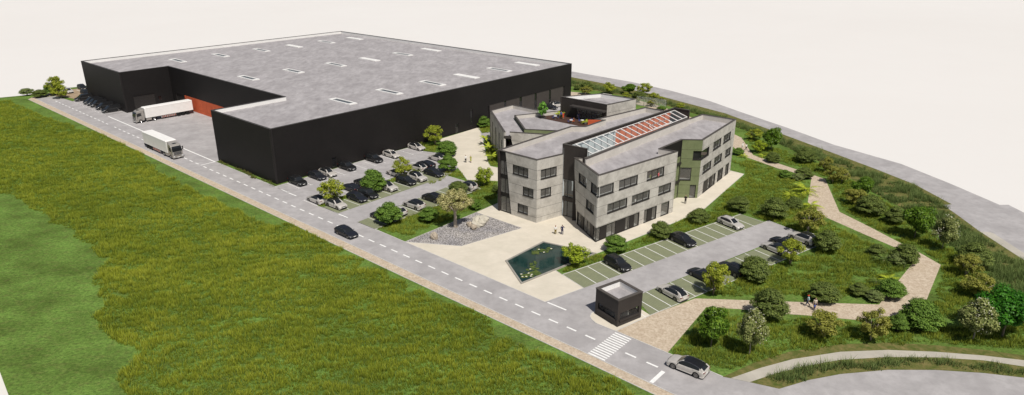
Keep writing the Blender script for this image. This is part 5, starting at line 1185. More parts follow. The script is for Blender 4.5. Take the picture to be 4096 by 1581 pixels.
# ================================================================ VEHICLES
def paint_mat(name, col, metal=.25, rough=.3):
    def f(t, b):
        v = t.nodes.new('ShaderNodeTexCoord').outputs['Object']; n = noise(t, 3, 4, .6, v); c = ramp(t, n, [(.3, tuple(x*.93 for x in col)), (.7, tuple(min(1, x*1.05) for x in col))])
        t.links.new(c, b.inputs['Base Color']); b.inputs['Coat Weight'].default_value = .6 if max(col) > .1 else .22; b.inputs['Coat Roughness'].default_value = .15
    return mat(name, col, rough, metal, .45, f)
M['paint_black'] = paint_mat('black_car_paint', (.010, .010, .011), 0, .42)
M['paint_navy'] = paint_mat('very_dark_blue_car_paint', (.013, .014, .020), 0, .4)
M['paint_silver'] = paint_mat('warm_silver_car_paint', (.53, .50, .465), .15, .4)
M['paint_roof'] = paint_mat('black_roof_paint', (.012, .012, .013), 0, .3)
M['car_glass'] = mat('car_window_glass', (.016, .018, .020), .12, 0, .6)
M['tyre'] = mat('tyre_rubber', (.02, .02, .02), .85); M['rim'] = mat('alloy_rim', (.30, .29, .28), .35, .8); M['trim'] = mat('black_plastic_trim', (.014, .014, .014), .6)
M['chrome'] = mat('chrome_trim', (.6, .6, .6), .25, .9); M['lamp'] = mat('headlamp_lens', (.7, .72, .74), .15, 0, .7); M['tail'] = mat('red_lamp_lens', (.16, .012, .01), .25, 0, .6); M['plate'] = mat('white_number_plate', (.75, .75, .74), .5)
def interp(tab, x):
    if x <= tab[0][0]: return tab[0][1]
    for (a, b), (c, d) in zip(tab, tab[1:]):
        if x <= c: return b+(d-b)*(x-a)/(c-a)
    return tab[-1][1]
CARS = {
 'suv': dict(L=4.72, W=1.93, belt=[(-2.36, .92), (-2.25, 1.02), (-1.5, 1.05), (.9, 1.0), (1.6, .93), (2.15, .82), (2.36, .66)], roof=[(-2.27, 1.05), (-1.95, 1.50), (-1.6, 1.61), (-.6, 1.67), (.1, 1.63), (.35, 1.56), (1.08, .99)], r=.375, xw=(1.44, -1.42)),
 'wagon': dict(L=4.80, W=1.86, belt=[(-2.40, .86), (-2.3, .96), (-1.5, .99), (.8, .93), (1.6, .83), (2.2, .70), (2.40, .56)], roof=[(-2.33, .98), (-1.95, 1.32), (-1.5, 1.44), (-.5, 1.49), (.15, 1.46), (.4, 1.39), (1.15, .92)], r=.345, xw=(1.50, -1.38)),
 'coupe_suv': dict(L=4.78, W=1.95, belt=[(-2.39, .98), (-2.3, 1.06), (-1.5, 1.05), (.8, 1.0), (1.6, .94), (2.2, .82), (2.39, .64)], roof=[(-2.32, 1.06), (-1.9, 1.36), (-1.2, 1.55), (-.4, 1.64), (.2, 1.60), (.45, 1.53), (1.2, .99)], r=.39, xw=(1.46, -1.44)),
 'saloon': dict(L=4.85, W=1.87, belt=[(-2.42, .80), (-2.35, .98), (-1.9, 1.03), (.8, .93), (1.6, .84), (2.2, .70), (2.42, .56)], roof=[(-2.1, 1.03), (-1.2, 1.34), (-.5, 1.43), (.15, 1.42), (.4, 1.35), (1.2, .92)], r=.345, xw=(1.48, -1.40)),
 'van': dict(L=5.3, W=1.99, belt=[(-2.65, 1.12), (-2.6, 1.16), (1.5, 1.12), (2.0, 1.02), (2.5, .84), (2.65, .62)], roof=[(-2.62, 1.16), (-2.50, 1.90), (-2.3, 1.96), (.4, 1.97), (.75, 1.92), (1.75, 1.08)], r=.35, xw=(1.72, -1.55)),
}
def make_car(kind, paint, roofpaint, name, glassy=None, rails=True):
    d = CARS[kind]; L, W, r = d['L'], d['W']/2, d['r']; ra = r+.055; xs = sorted(set([round(-L/2+i*L/48, 4) for i in range(49)]+[x+s*ra*math.cos(a) for x in d['xw'] for s in (-1, 1) for a in (0.02, .4, .8, 1.2)]))
    hw = lambda x: W*(1-.10*max(0, (abs(x)-L/2+.55)/.55)**2.2-.06*max(0, (abs(x)-L/2+.12)/.12)**2)
    def zl(x):
        z = .24 if abs(x) < L/2-.25 else .24+.12*((abs(x)-L/2+.25)/.25)**2
        for xw in d['xw']:
            if abs(x-xw) < ra: z = max(z, r+math.sqrt(ra*ra-(x-xw)**2))
        return z
    root = empty(name); V = []; F = []
    for x in xs:
        b = interp(d['belt'], x); z0 = zl(x); w_ = hw(x); ring_ = []
        for f, wf in ((0, .965), (.3, .995), (.6, 1.0), (.85, .975), (1.0, .925)):
            z = z0+(b-z0)*f; ring_.append((w_*(wf if z0 < .5 else max(wf, .99)), z))
        ring_ += [(w_*.80, b+.028), (w_*.42, b+.05), (0, b+.058)]
        full = [(x, y, z) for y, z in ring_]+[(x, -y, z) for y, z in reversed(ring_[:-1])]; V += full
    k = 15
    F += [(i*k+j, (i+1)*k+j, (i+1)*k+j+1, i*k+j+1) for i in range(len(xs)-1) for j in range(k-1)]
    F += [tuple(range(k)), tuple(reversed(range((len(xs)-1)*k, len(xs)*k)))]
    fF = [(i*k+k-1, (i+1)*k+k-1, (i+1)*k, i*k) for i in range(len(xs)-1)]; 
    body = mesh_obj('body', V, [tuple(reversed(f)) for f in F]+fF, M[paint], root, True)
    # greenhouse
    rt = d['roof']; x0, x1 = rt[0][0], rt[-1][0]; peak = max(z for _, z in rt); gx = sorted(set([x0+(x1-x0)*i/30 for i in range(31)]+[a for a, _ in rt])); parts = {n: MB() for n in ('roof', 'windscreen', 'rear_window', 'wl', 'wr', 'pl1', 'pl0', 'pr1', 'pr0')}
    def grow(x):
        b = interp(d['belt'], x)+.0; z = max(interp(rt, x), b+.02); f = (z-b)/(peak-b); wb = hw(x)*.915; wt = wb-(.20 if kind != 'van' else .13)*f; return [(wb, b+.005), (wt, z-.07*f), (wt*.72, z-.012), (0, z)]
    top_start = rt[-3][0] if kind != 'saloon' else rt[-3][0]; rear_end = rt[2][0] if kind in ('suv', 'van', 'wagon') else rt[1][0]
    wx0 = x0+(.62 if kind != 'van' else 2.9+.5); wx1 = x1-.34; bp = (wx0+wx1)/2+.05
    for xa, xb in zip(gx, gx[1:]):
        ga, gb = grow(xa), grow(xb); xm = (xa+xb)/2; topn = 'windscreen' if xm > top_start+.08 else ('rear_window' if xm < rear_end and kind != 'van' else 'roof')
        for s in (1, -1):
            def q(i, j, part): 
                A_ = (xa, s*ga[i][0], ga[i][1]); B_ = (xb, s*gb[i][0], gb[i][1]); C_ = (xb, s*gb[j][0], gb[j][1]); D_ = (xa, s*ga[j][0], ga[j][1]); f = [A_, B_, C_, D_]
                parts[part].quad(*(f if s < 0 else f[::-1]))
            pn = ('pl' if s > 0 else 'pr')+('1' if xm > (wx0+wx1)/2 else '0'); side = pn
            if wx0 < xm < wx1: side = 'wl' if s > 0 else 'wr'
            if kind == 'van' and xm < 0.6: side = pn
            q(0, 1, side); q(1, 2, 'roof' if topn == 'roof' else (pn if kind != 'van' or xm < 0 else topn)); q(2, 3, topn)
    parts['roof'].build('roof', M[roofpaint], root, True); parts['windscreen'].build('windscreen', M['car_glass'], root, True)
    if parts['rear_window'].f: parts['rear_window'].build('rear_window', M['car_glass'], root, True)
    for n in ('wl', 'wr'):
        if parts[n].f: parts[n].build('side_window', M['car_glass'], root, True)
    for n in ('pl1', 'pl0', 'pr1', 'pr0'):
        if parts[n].f: parts[n].build('pillar', M[paint], root, True)
    # lamps, grille, plates, mirrors, trim
    fx, rx = L/2, -L/2; hb = interp(d['belt'], fx-.25); tz = interp(d['belt'], rx+.12)
    for s in (1, -1):
        b = MB(); b.add([(fx-.06, s*W*.86, hb-.12), (fx-.42, s*W*.985, hb-.03), (fx-.40, s*W*.99, hb-.14), (fx-.05, s*W*.88, hb-.22)], [(0, 1, 2, 3)]); b.add([(fx-.055, s*W*.86, hb-.12), (fx-.02, s*W*.52, hb-.14), (fx-.015, s*W*.52, hb-.22), (fx-.045, s*W*.88, hb-.22)], [(0, 1, 2, 3)])
        for v in range(len(b.v)): b.v[v] = (b.v[v][0]+.02, b.v[v][1]*1.008, b.v[v][2])
        b.build('headlight', M['lamp'], root)
        b = MB(); b.box(rx-.012, rx+.02, min(s*W*.5, s*W*.90), max(s*W*.5, s*W*.90), tz-.16, tz-.04); b.box(rx+.02, rx+.10, min(s*W*.84, s*W*.93), max(s*W*.84, s*W*.93), tz-.14, tz-.04); b.build('taillight', M['tail'], root)
        b = MB(); mx_ = wx1-.02; bz = interp(d['belt'], mx_); b.ball((mx_, s*(W+.10), bz+.10), (.07, .11, .075), 8, 6); b.tube([(mx_, s*W*.9, bz+.03), (mx_, s*(W+.04), bz+.07)], .02, 5); b.build('door_mirror', M[roofpaint], root, True)
        if rails and kind in ('suv', 'wagon'):
            b = MB(); yy = s*(hw(0)*.915-.235); b.tube([(-1.55, yy, 1.50 if kind == 'wagon' else 1.66), (-.5, yy, 1.535 if kind == 'wagon' else 1.715), (.15, yy, 1.50 if kind == 'wagon' else 1.67)], .02, 5); b.build('roof_rail', M['chrome'] if paint == 'paint_silver' else M['trim'], root, True)
        if kind in ('suv', 'wagon', 'coupe_suv', 'saloon'):
            b = MB(); g0, g1 = grow(wx0), grow(wx1); pts_ = [(wx0+(wx1-wx0)*i/8, s*(grow(wx0+(wx1-wx0)*i/8)[1][0]+.012), grow(wx0+(wx1-wx0)*i/8)[1][1]) for i in range(9)]; b.tube(pts_, .012, 4); b.build('window_trim', M['chrome'], root)
    b = MB(); b.box(fx-.03, fx+.012, -W*.48, W*.48, hb-.26, hb-.13); b.box(fx-.06, fx+.02, -W*.62, W*.62, .34, .43); b.build('grille', M['trim'], root)
    b = MB(); b.box(fx+.01, fx+.03, -.26, .26, .44, .55); b.build('number_plate', M['plate'], root); b = MB(); b.box(rx-.03, rx-.01, -.26, .26, .60 if kind != 'saloon' else .62, .71); b.build('number_plate', M['plate'], root)
    b = MB()
    b.box(d['xw'][1]+ra, d['xw'][0]-ra, -W*.985, W*.985, .19, .27); b.box(rx-.005, rx+.3, -W*.8, W*.8, .26, .42); b.build('lower_trim', M['trim'], root)
    b = MB(); b.box(-L/2+.3, L/2-.3, -W*.72, W*.72, .22, .62); b.build('underbody', M['trim'], root)
    for xw in d['xw']:
        for s in (1, -1):
            R = Matrix.Translation((xw, s*(W-.125), r)) @ Matrix.Rotation(-s*PI/2, 4, 'X'); w_ = .115
            b = MB(); b.lathe([(r*.66, -w_), (r*.95, -w_), (r, -w_*.7), (r, w_*.7), (r*.95, w_), (r*.70, w_), (r*.68, w_*.6), (r*.66, -w_)], 20, R); t_ = b.build('wheel', M['tyre'], root, True)
            b = MB(); b.lathe([(r*.68, w_*.62), (r*.70, w_*.95), (r*.63, w_*.9), (r*.60, w_*.35), (0.0, w_*.30)], 18, R)
            for k2 in range(5):
                a = k2*2*PI/5; R5 = R @ Matrix.Rotation(a, 4, 'Z'); b.box(-.03, .03, .03, r*.66, w_*.45, w_*.8, M4=R5)
            b.lathe([(.065, w_*.4), (.065, w_*.95), (0, w_*.97)], 10, R); b.build('rim', M['rim'], t_)
    return root
PC = {}
for key, a in {'suv_black': ('suv', 'paint_black', 'paint_roof', 'suv'), 'suv_silver': ('suv', 'paint_silver', 'paint_roof', 'suv'), 'wagon_black': ('wagon', 'paint_navy', 'paint_navy', 'estate_car'), 'wagon_silver': ('wagon', 'paint_silver', 'paint_silver', 'estate_car'), 'wagon_two': ('wagon', 'paint_silver', 'paint_roof', 'estate_car'),
               'coupe_silver': ('coupe_suv', 'paint_silver', 'paint_roof', 'suv'), 'coupe_black': ('coupe_suv', 'paint_black', 'paint_black', 'suv'), 'saloon_silver': ('saloon', 'paint_silver', 'paint_roof', 'saloon_car'), 'saloon_black': ('saloon', 'paint_navy', 'paint_navy', 'saloon_car'), 'van': ('van', 'paint_black', 'paint_black', 'panel_van')}.items():
    PC[key] = [make_car(a[0], a[1], a[2], a[3]), False]
def park(key, px, head, label, group, z=.014, snap=None, turn=0):
    ent = PC[key]
    if not ent[1]: o = ent[0]; ent[1] = True
    else: o = copy_tree(ent[0])
    P = G(px[0], px[1], z) if not isinstance(px, Vector) else px; a = math.atan2(head.y, head.x)+turn
    o.location = P; o.rotation_euler = (0, 0, a); tag(o, label, {'suv': 'car', 'estate_car': 'car', 'saloon_car': 'car', 'panel_van': 'van'}[o.name.split('.')[0]], group); return o
HM = WA; HUp = dU; g_ = 'cars in the bays along the warehouse wall'
def bayc(p0, p1, n, k, d, dist): q = p0.lerp(p1, (k+.5)/n); return q+d*dist
z10, z14, z26b = ZT(1050, 550, 2.484), ZT(1450, 500, 2.485), ZT(2600, 780, 2.2086)
for key, p, lab in (('suv_black', z10(352, 462), 'black SUV nearest the warehouse corner'), ('wagon_black', z10(545, 405), 'black estate car beside the black-roofed silver one by the wall'), ('wagon_two', z10(652, 374), 'silver estate with black roof between two black cars by the wall'),
        ('suv_black', z10(843, 314), 'black SUV right of the warehouse side door'), ('suv_black', z10(1110, 236), 'black SUV left of the all-silver estate by the wall'), ('wagon_silver', z14(290, 316), 'all-silver estate car with silver roof by the wall'), ('wagon_two', z14(538, 240), 'silver estate with black roof at the far end of the wall row')):
    park(key, p, WA, lab, g_)
g_ = 'cars parked nose-in in the upper middle row'
for key, p, lab in (('saloon_silver', z10(543, 640), 'silver saloon with black roof at the road end of the middle rows'), ('saloon_black', z10(880, 522), 'dark saloon in the upper middle row seen from behind'), ('suv_black', z10(1005, 475), 'black SUV almost hidden behind the rounded green tree'), ('wagon_two', z14(330, 500), 'silver car under the slim yellow tree'),
        ('wagon_two', z14(550, 443), 'silver estate with black roof seen from behind beside the dark saloon'), ('saloon_black', z14(632, 412), 'dark saloon at the back of the upper middle row'), ('saloon_silver', z14(745, 350), 'silver car half hidden by the bushes at the far corner')):
    park(key, p, -WA, lab, g_)
g_ = 'cars on the green grid paving in the lower middle row'
for key, p, lab in (('suv_silver', z10(735, 690), 'silver SUV with black roof at the road end of the green bays'), ('wagon_black', z10(942, 622), 'black estate two bays from the silver SUV'), ('suv_black', z10(1050, 588), 'black SUV touching the shade of the rounded green tree'), ('coupe_silver', z14(250, 640), 'silver SUV with black roof right of the rounded green tree'),
        ('suv_black', z14(435, 582), 'black SUV in front of the slim yellow tree'), ('suv_silver', z14(545, 545), 'white SUV with black roof beside the black one under the slim yellow tree'), ('wagon_black', z14(710, 500), 'black estate at the far end of the green bays')):
    park(key, p, Ml[1]-Ml[0], lab, g_, z=.024)
g_ = 'cars in the bays nearest the gravel bed'
for key, p, lab in (('wagon_black', z14(190, 930), 'dark car hidden behind the round bush at the road end'), ('wagon_silver', z14(335, 880), 'silver car whose tail shows right of the round bush'), ('coupe_silver', z14(515, 818), 'silver SUV with black roof seen from behind above the gravel bed'), ('coupe_black', z14(700, 750), 'dark car half hidden behind the olive tree'), ('suv_silver', z14(1040, 632), 'white car with black roof at the far end of the lane behind the olive tree')):
    park(key, p, Ll[0]-Ll[1], lab, g_, z=.024)
g_ = 'cars in the upper row of the car park by the pond'
for key, p, lab in (('suv_black', ZT(2300, 1000, 2.4857)(420, 168), 'black SUV nearest the pond with pale window trim'), ('coupe_black', z26b(285, 424), 'black SUV in the middle of the upper row by the offices'), ('wagon_silver', z26b(710, 272), 'all-silver estate near the far end of the upper row')):
    park(key, p, dU, lab, g_, z=.024)
g_ = 'cars in the lower row of the car park by the gatehouse'
for key, p, lab in (('wagon_two', z26b(195, 888), 'white estate with black roof and red tail lamps nearest the gatehouse'), ('saloon_black', z26b(462, 735), 'dark saloon behind the tall yellow-green tree'), ('suv_black', z26b(715, 683), 'black SUV with pale window trim next to the dark green tree'), ('saloon_silver', z26b(1110, 498), 'silver coupe-like saloon behind the yellow-green tree'), ('saloon_black', z26b(1185, 448), 'dark saloon tucked behind the silver one'), ('suv_silver', z26b(1345, 408), 'silver SUV with black roof at the far end of the lower row')):
    park(key, p, -dU, lab, g_, z=.024)
park('wagon_black', ZT(1200, 800, 2.2086)(412, 312), RD, 'black estate car driving on the road past the car park', None, .014)
park('coupe_silver', zc23(1350, 690), -RD, 'silver SUV with black roof driving on the road at the bottom right', None, .014, turn=.05)
park('suv_silver', ZT(1940, 400, 3.977)(1145, 108), Vector((.85, .5, 0)), 'white SUV with black roof just behind the roof terrace', 'cars behind the low rear wing')
park('saloon_black', ZT(1940, 400, 3.977)(1030, 140), Vector((.8, -.6, 0)), 'black car half hidden behind the terrace tree', 'cars behind the low rear wing')
for key, p, hd, lab in (('suv_black', z1(928, 520), WA, 'black SUV on the dirt lot farthest from the road'), ('suv_black', z1(972, 595), WA, 'black car squeezed between the warehouse corner and the first van'), ('wagon_silver', z1(745, 565), WA, 'silver car behind the yellow trees at the dirt lot')):
    park(key, p, hd, lab, 'cars on the dirt lot', .022)
for k, p in enumerate(((955, 667), (1072, 706), (1118, 723), (1165, 743), (1240, 778), (1322, 818))):
    park('van', z1(*p), -WB, ['black panel van farthest from the camera beside the grass patch', 'second black panel van from the far end of the van row', 'third black panel van from the far end of the van row', 'third black panel van from the near end of the van row', 'second black panel van from the near end of the van row', 'black panel van nearest the warehouse corner and the yard'][k], 'black panel vans along the warehouse end wall')
# articulated lorries
M['cab'] = paint_mat('champagne_grey_cab_paint', (.34, .32, .295), .2, .4); M['trailer'] = mat('white_trailer_panel', (.8, .79, .77), .5, build=lambda t, b: t.links.new(ramp(t, noise(t, 1.2, 4, .6, t.nodes.new('ShaderNodeTexCoord').outputs['Object']), [(.3, (.77, .755, .735)), (.7, (.83, .82, .80))]), b.inputs['Base Color']))
M['marker'] = mat('red_white_marker', (.6, .15, .08), .6)
def make_lorry():
    root = empty('articulated_lorry')
    def wheel(x, s, dual=False):
        r = .5; wd = .3 if dual else .16; R = Matrix.Translation((x, s*(1.24-wd), r)) @ Matrix.Rotation(-s*PI/2, 4, 'X')
        b = MB(); b.lathe([(r*.6, -wd), (r*.96, -wd), (r, -wd*.8), (r, wd*.8), (r*.96, wd), (r*.62, wd), (r*.6, -wd)], 22, R); t_ = b.build('wheel', M['tyre'], root, True)
        b = MB(); b.lathe([(r*.62, wd*.9), (r*.5, wd*.55), (r*.3, wd*.5), (r*.28, wd*.9), (0, wd*.95)], 14, R); b.build('rim', M['chrome'] if not dual or x > 2 else M['trim'], t_)
    # trailer
    b = MB(); x0, x1, w_, zb, zt = -8.2, 5.1, 1.25, 1.12, 3.95
    pr = [(w_, zb), (w_, zt-.08), (w_-.08, zt), (-w_+.08, zt), (-w_, zt-.08), (-w_, zb)]
    V = [(x, y, z) for x in (x0, x0+.04, x1-.35, x1) for y, z in [(p[0]*(.96 if x == x1 else 1), p[1]-(.1 if x == x1 and p[1] > 2 else 0)) for p in pr]]; F = [(i*6+j, i*6+(j+1) % 6, (i+1)*6+(j+1) % 6, (i+1)*6+j) for i in range(3) for j in range(6)]+[(5, 4, 3, 2, 1, 0), (18, 19, 20, 21, 22, 23)]
    tr_ = mesh_obj('trailer', V, F, M['trailer'], root)
    b = MB()
    for s in (1, -1): b.box(x0+.2, x1-.3, s*1.262 if s > 0 else -1.272, 1.272 if s > 0 else -1.262, zb+.02, zb+.10); b.box(x0+.2, x1-.3, 1.262 if s > 0 else -1.272, 1.272 if s > 0 else -1.262, zt-.22, zt-.14)
    b.build('edge_rail', M['white_metal'], tr_)
    b = MB(); b.box(x0, x0+.03-.05, -1.1, -.02, zb+.1, zt-.2); b.box(x0-.02, x0+.01, .02, 1.1, zb+.1, zt-.2); b.build('door', M['white_metal'], tr_)
    b = MB(); b.box(x0+.2, x1-1.5, -.5, .5, .78, 1.11); b.box(x0, x0+.12, -1.2, 1.2, .5, .7); b.box(x0+.0, x0+.3, -1.2, -1.0, .7, 1.1); b.box(x0, x0+.3, 1.0, 1.2, .7, 1.1)
    b.box(-4.3, -4.1, -.95, -.85, .3, .8); b.build('chassis', M['trim'], root)
    for s in (1, -1):
        b = MB(); b.box(-3.2, 1.0, s*1.2-.02, s*1.2+.02, .52, .62); b.box(-3.2, 1.0, s*1.2-.02, s*1.2+.02, .82, .92)
        g1_ = b.build('side_guard', M['white_metal'], root); b = MB()
        for k in range(8):
            for z in (.52, .82): b.box(-3.1+k*.5, -2.85+k*.5, s*1.2-.03, s*1.2+.03, z-.003, z+.103)
        b.build('marker_strip', M['marker'], g1_)
    for x in (-5.9, -4.6, -3.9-.0): pass
    for x in (-6.6, -5.3, -4.0):
        for s in (1, -1): wheel(x, s, True)
    # tractor
    b = MB(); b.box(1.7, 7.4, -.45, .45, .55, .95); b.box(2.2, 4.9, -1.0, 1.0, .6, 1.0); b.build('tractor_chassis', M['trim'], root)
    for s in (1, -1):
        b = MB(); b.box(3.6, 5.0, s*1.02-.18, s*1.02+.18, .42, 1.0); b.build('side_tank', M['cab'], root)
    V = []; secs = [(5.45, .95, 3.35), (5.6, .6, 3.5), (6.6, .6, 3.45), (7.15, .45, 3.2), (7.5, .4, 2.6), (7.68, .4, 1.75), (7.72, .4, 1.1)]
    for x, zl_, zt_ in secs:
        wq = 1.22 if x < 7.4 else 1.16
        V += [(x, wq, zl_), (x, wq, min(zt_-.12, 2.3)), (x, wq*.95, zt_-.1), (x, wq*.8, zt_), (x, -wq*.8, zt_), (x, -wq*.95, zt_-.1), (x, -wq, min(zt_-.12, 2.3)), (x, -wq, zl_)]
    n = len(secs); F = [(i*8+j, i*8+(j+1) % 8, (i+1)*8+(j+1) % 8, (i+1)*8+j) for i in range(n-1) for j in range(8)]+[tuple(reversed(range(8))), tuple(range((n-1)*8, n*8))]
    cab = mesh_obj('cab', V, F, M['cab'], root, False)
    b = MB(); b.add([(7.17, -1.0, 3.12), (7.17, 1.0, 3.12), (7.51, 1.12, 2.58), (7.51, -1.12, 2.58), (7.69, 1.13, 1.80), (7.69, -1.13, 1.80)], [(0, 1, 2, 3), (3, 2, 4, 5)]); b.v = [(v[0]+.02, v[1], v[2]) for v in b.v]; b.build('windscreen', M['car_glass'], root)
    for s in (1, -1):
        b = MB(); y = s*1.235; b.add([(6.2, y, 1.95), (7.25, y, 1.80), (7.05, y*.985, 2.75), (6.25, y*.985, 2.78)], [(0, 1, 2, 3)]); b.build('side_window', M['car_glass'], root)
        b = MB(); b.box(7.25, 7.40, s*1.45-.10, s*1.45+.10, 1.95, 2.75); b.tube([(7.2, s*1.2, 2.6), (7.3, s*1.4, 2.6)], .03, 5); b.build('door_mirror', M['trim'], root)
        b = MB(); b.box(7.55, 7.78, s*.95-.18, s*.95+.18, .62, .82); b.build('headlight', M['lamp'], root)
        b = MB(); b.box(6.1, 6.14, s*1.225-.01, s*1.225+.01, .95, 3.0); b.box(7.3, 7.33, s*1.22-.01, s*1.22+.01, .95, 1.85); b.build('door_seam', M['trim'], root)
    b = MB(); b.box(7.72, 7.78, -.85, .85, 1.02, 1.68); g2_ = b.build('grille', M['trim'], root)
    b = MB()
    for k in range(11): y = -.75+k*.15; b.box(7.78, 7.80, y-.02, y+.02, 1.06, 1.64)
    b.build('grille_bar', M['chrome'], g2_)
    b = MB(); b.box(7.5, 7.86, -1.2, 1.2, .36, .60); b.box(7.5, 7.80, -1.22, 1.22, .86, .98); b.build('bumper', M['cab'], root)
    b = MB(); b.box(7.86, 7.88, -.27, .27, .40, .53); b.build('number_plate', M['plate'], root)
    b = MB(); b.box(6.1, 6.75, -.38, .38, 3.47, 3.53); b.build('roof_hatch', M['car_glass'], root)
    b = MB(); b.add([(5.47, 1.1, 3.3), (5.47, -1.1, 3.3), (5.3, 1.1, 3.8), (5.3, -1.1, 3.8), (6.3, .9, 3.5), (6.3, -.9, 3.5)], [(0, 2, 4), (1, 5, 3), (2, 3, 5, 4)]); b.build('wind_deflector', M['cab'], root)
    for s in (1, -1): wheel(6.55, s); wheel(2.9, s, False)
    b = MB()
    for s in (1, -1):
        for x in (6.55, 2.9):
            V = []; 
            for k in range(7): a = PI*k/6; V += [(x+.6*math.cos(a), s*1.0, .5+.6*math.sin(a)), (x+.6*math.cos(a), s*1.25, .5+.6*math.sin(a))]
            b.add(V, [(2*i, 2*i+1, 2*i+3, 2*i+2) for i in range(6)])
    b.build('mudguard', M['trim'], root)
    return root
lorry = make_lorry(); l2 = copy_tree(lorry)
fw, rw = G(564.7, 492.5), G(737.6, 461); hd = (fw-rw).normalized(); left = Vector((-hd.y, hd.x, 0)); c = fw-hd*6.55-left*1.1
lorry.location = (c.x, c.y, .014); lorry.rotation_euler = (0, 0, math.atan2(hd.y, hd.x)); tag(lorry, 'articulated lorry with white trailer standing in the yard, tail towards the orange loading bay', 'lorry', 'white articulated lorries')
fw, rw = G(687.4, 636), G(599.5, 594.5); hd = (fw-rw).normalized(); hd = RD; right = Vector((hd.y, -hd.x, 0)); c = fw-hd*6.55-right*1.1
l2.location = (c.x, c.y, .014); l2.rotation_euler = (0, 0, math.atan2(hd.y, hd.x)); tag(l2, 'articulated lorry with white trailer driving along the road past the yard', 'lorry', 'white articulated lorries')
# ================================================================ PEOPLE
def solid(name, col, rough=.8): return mat(name, col, rough, build=lambda t, b: t.links.new(ramp(t, noise(t, 9, 3, .6, t.nodes.new('ShaderNodeTexCoord').outputs['Object']), [(.3, tuple(c*.86 for c in col)), (.7, tuple(min(1, c*1.1) for c in col))]), b.inputs['Base Color']))
CL = {'skin': solid('skin', (.52, .33, .24), .6), 'skin_dark': solid('brown_skin', (.3, .17, .11), .6), 'white': solid('white_cloth', (.78, .77, .74)), 'olive': solid('olive_cloth', (.22, .17, .045)), 'navy': solid('navy_cloth', (.035, .035, .085)), 'black': solid('black_cloth', (.015, .015, .017)), 'lime': solid('yellow_green_cloth', (.38, .42, .08)),
      'sky': solid('pale_blue_cloth', (.45, .65, .70)), 'denim': solid('dark_denim', (.04, .05, .10)), 'beige': solid('beige_cloth', (.60, .52, .44)), 'blue': solid('blue_cloth', (.06, .10, .35)), 'red': solid('red_cloth', (.60, .07, .03)), 'orange': solid('orange_cloth', (.62, .15, .04)), 'pink': solid('pink_cloth', (.6, .12, .14)), 'grey': solid('grey_cloth', (.2, .2, .2)),
      'hair_brown': solid('brown_hair', (.16, .07, .035), .5), 'hair_dark': solid('dark_hair', (.02, .015, .012), .5), 'hair_red': solid('auburn_hair', (.26, .09, .04), .5), 'cap': solid('red_cap_cloth', (.75, .10, .04)), 'shoe': solid('dark_shoe', (.02, .018, .016), .5), 'shoe_white': solid('white_shoe', (.75, .74, .72)), 'eye': mat('eye', (.02, .015, .01), .2)}
def remesh(o, vox):
    m = o.modifiers.new('r', 'REMESH'); m.mode = 'VOXEL'; m.voxel_size = vox; m.use_smooth_shade = True
    s = o.modifiers.new('s', 'SMOOTH'); s.factor = .5; s.iterations = 2
    dg = bpy.context.evaluated_depsgraph_get(); me = bpy.data.meshes.new_from_object(o.evaluated_get(dg)); o.modifiers.clear(); old = o.data; o.data = me; bpy.data.meshes.remove(old)
    me.polygons.foreach_set('use_smooth', np.ones(len(me.polygons), dtype=bool)); return o
def loft(b, secs, seg=14):
    V = [(x+rx*math.cos(2*PI*k/seg), y+ry*math.sin(2*PI*k/seg), z) for x, y, z, rx, ry in secs for k in range(seg)]; n = len(secs)
    b.add(V, [(i*seg+k, i*seg+(k+1) % seg, (i+1)*seg+(k+1) % seg, (i+1)*seg+k) for i in range(n-1) for k in range(seg)]+[tuple(reversed(range(seg))), tuple(range((n-1)*seg, n*seg))])
POSES = {
 'stand': dict(la=[(0, .19, 1.42), (-.02, .25, 1.15), (.05, .26, .90)], ra=[(0, -.19, 1.42), (-.02, -.25, 1.15), (.05, -.26, .90)], ll=[(0, .09, .92), (.02, .10, .50), (0, .11, .09)], rl=[(0, -.09, .92), (.0, -.10, .50), (-.05, -.11, .09)]),
 'phone': dict(la=[(0, .19, 1.42), (-.03, .26, 1.15), (.02, .24, .92)], ra=[(0, -.19, 1.42), (.05, -.36, 1.27), (.06, -.14, 1.52)], ll=[(0, .09, .92), (.02, .11, .50), (0, .13, .09)], rl=[(0, -.09, .92), (.0, -.11, .50), (-.02, -.13, .09)]),
 'talk': dict(la=[(0, .19, 1.42), (.02, .25, 1.16), (.22, .14, 1.20)], ra=[(0, -.19, 1.42), (-.02, -.26, 1.15), (.16, -.16, 1.12)], ll=[(0, .09, .92), (.03, .10, .50), (.03, .11, .09)], rl=[(0, -.09, .92), (-.01, -.10, .50), (-.08, -.11, .09)]),
 'walk': dict(la=[(0, .19, 1.42), (-.12, .25, 1.18), (-.06, .26, .94)], ra=[(0, -.19, 1.42), (.08, -.24, 1.16), (.22, -.22, .98)], ll=[(0, .09, .90), (.18, .09, .52), (.22, .10, .10)], rl=[(0, -.09, .90), (-.02, -.09, .50), (-.34, -.10, .17)]),
 'sit': dict(la=[(0, .18, .92), (.10, .24, .70), (.32, .14, .76)], ra=[(0, -.18, .92), (.10, -.24, .70), (.34, -.12, .76)], ll=[(0, .09, .46), (.42, .10, .48), (.40, .08, .08)], rl=[(0, -.09, .46), (.42, -.08, .50), (.50, -.06, .09)]),
}
PROTO_P = {}
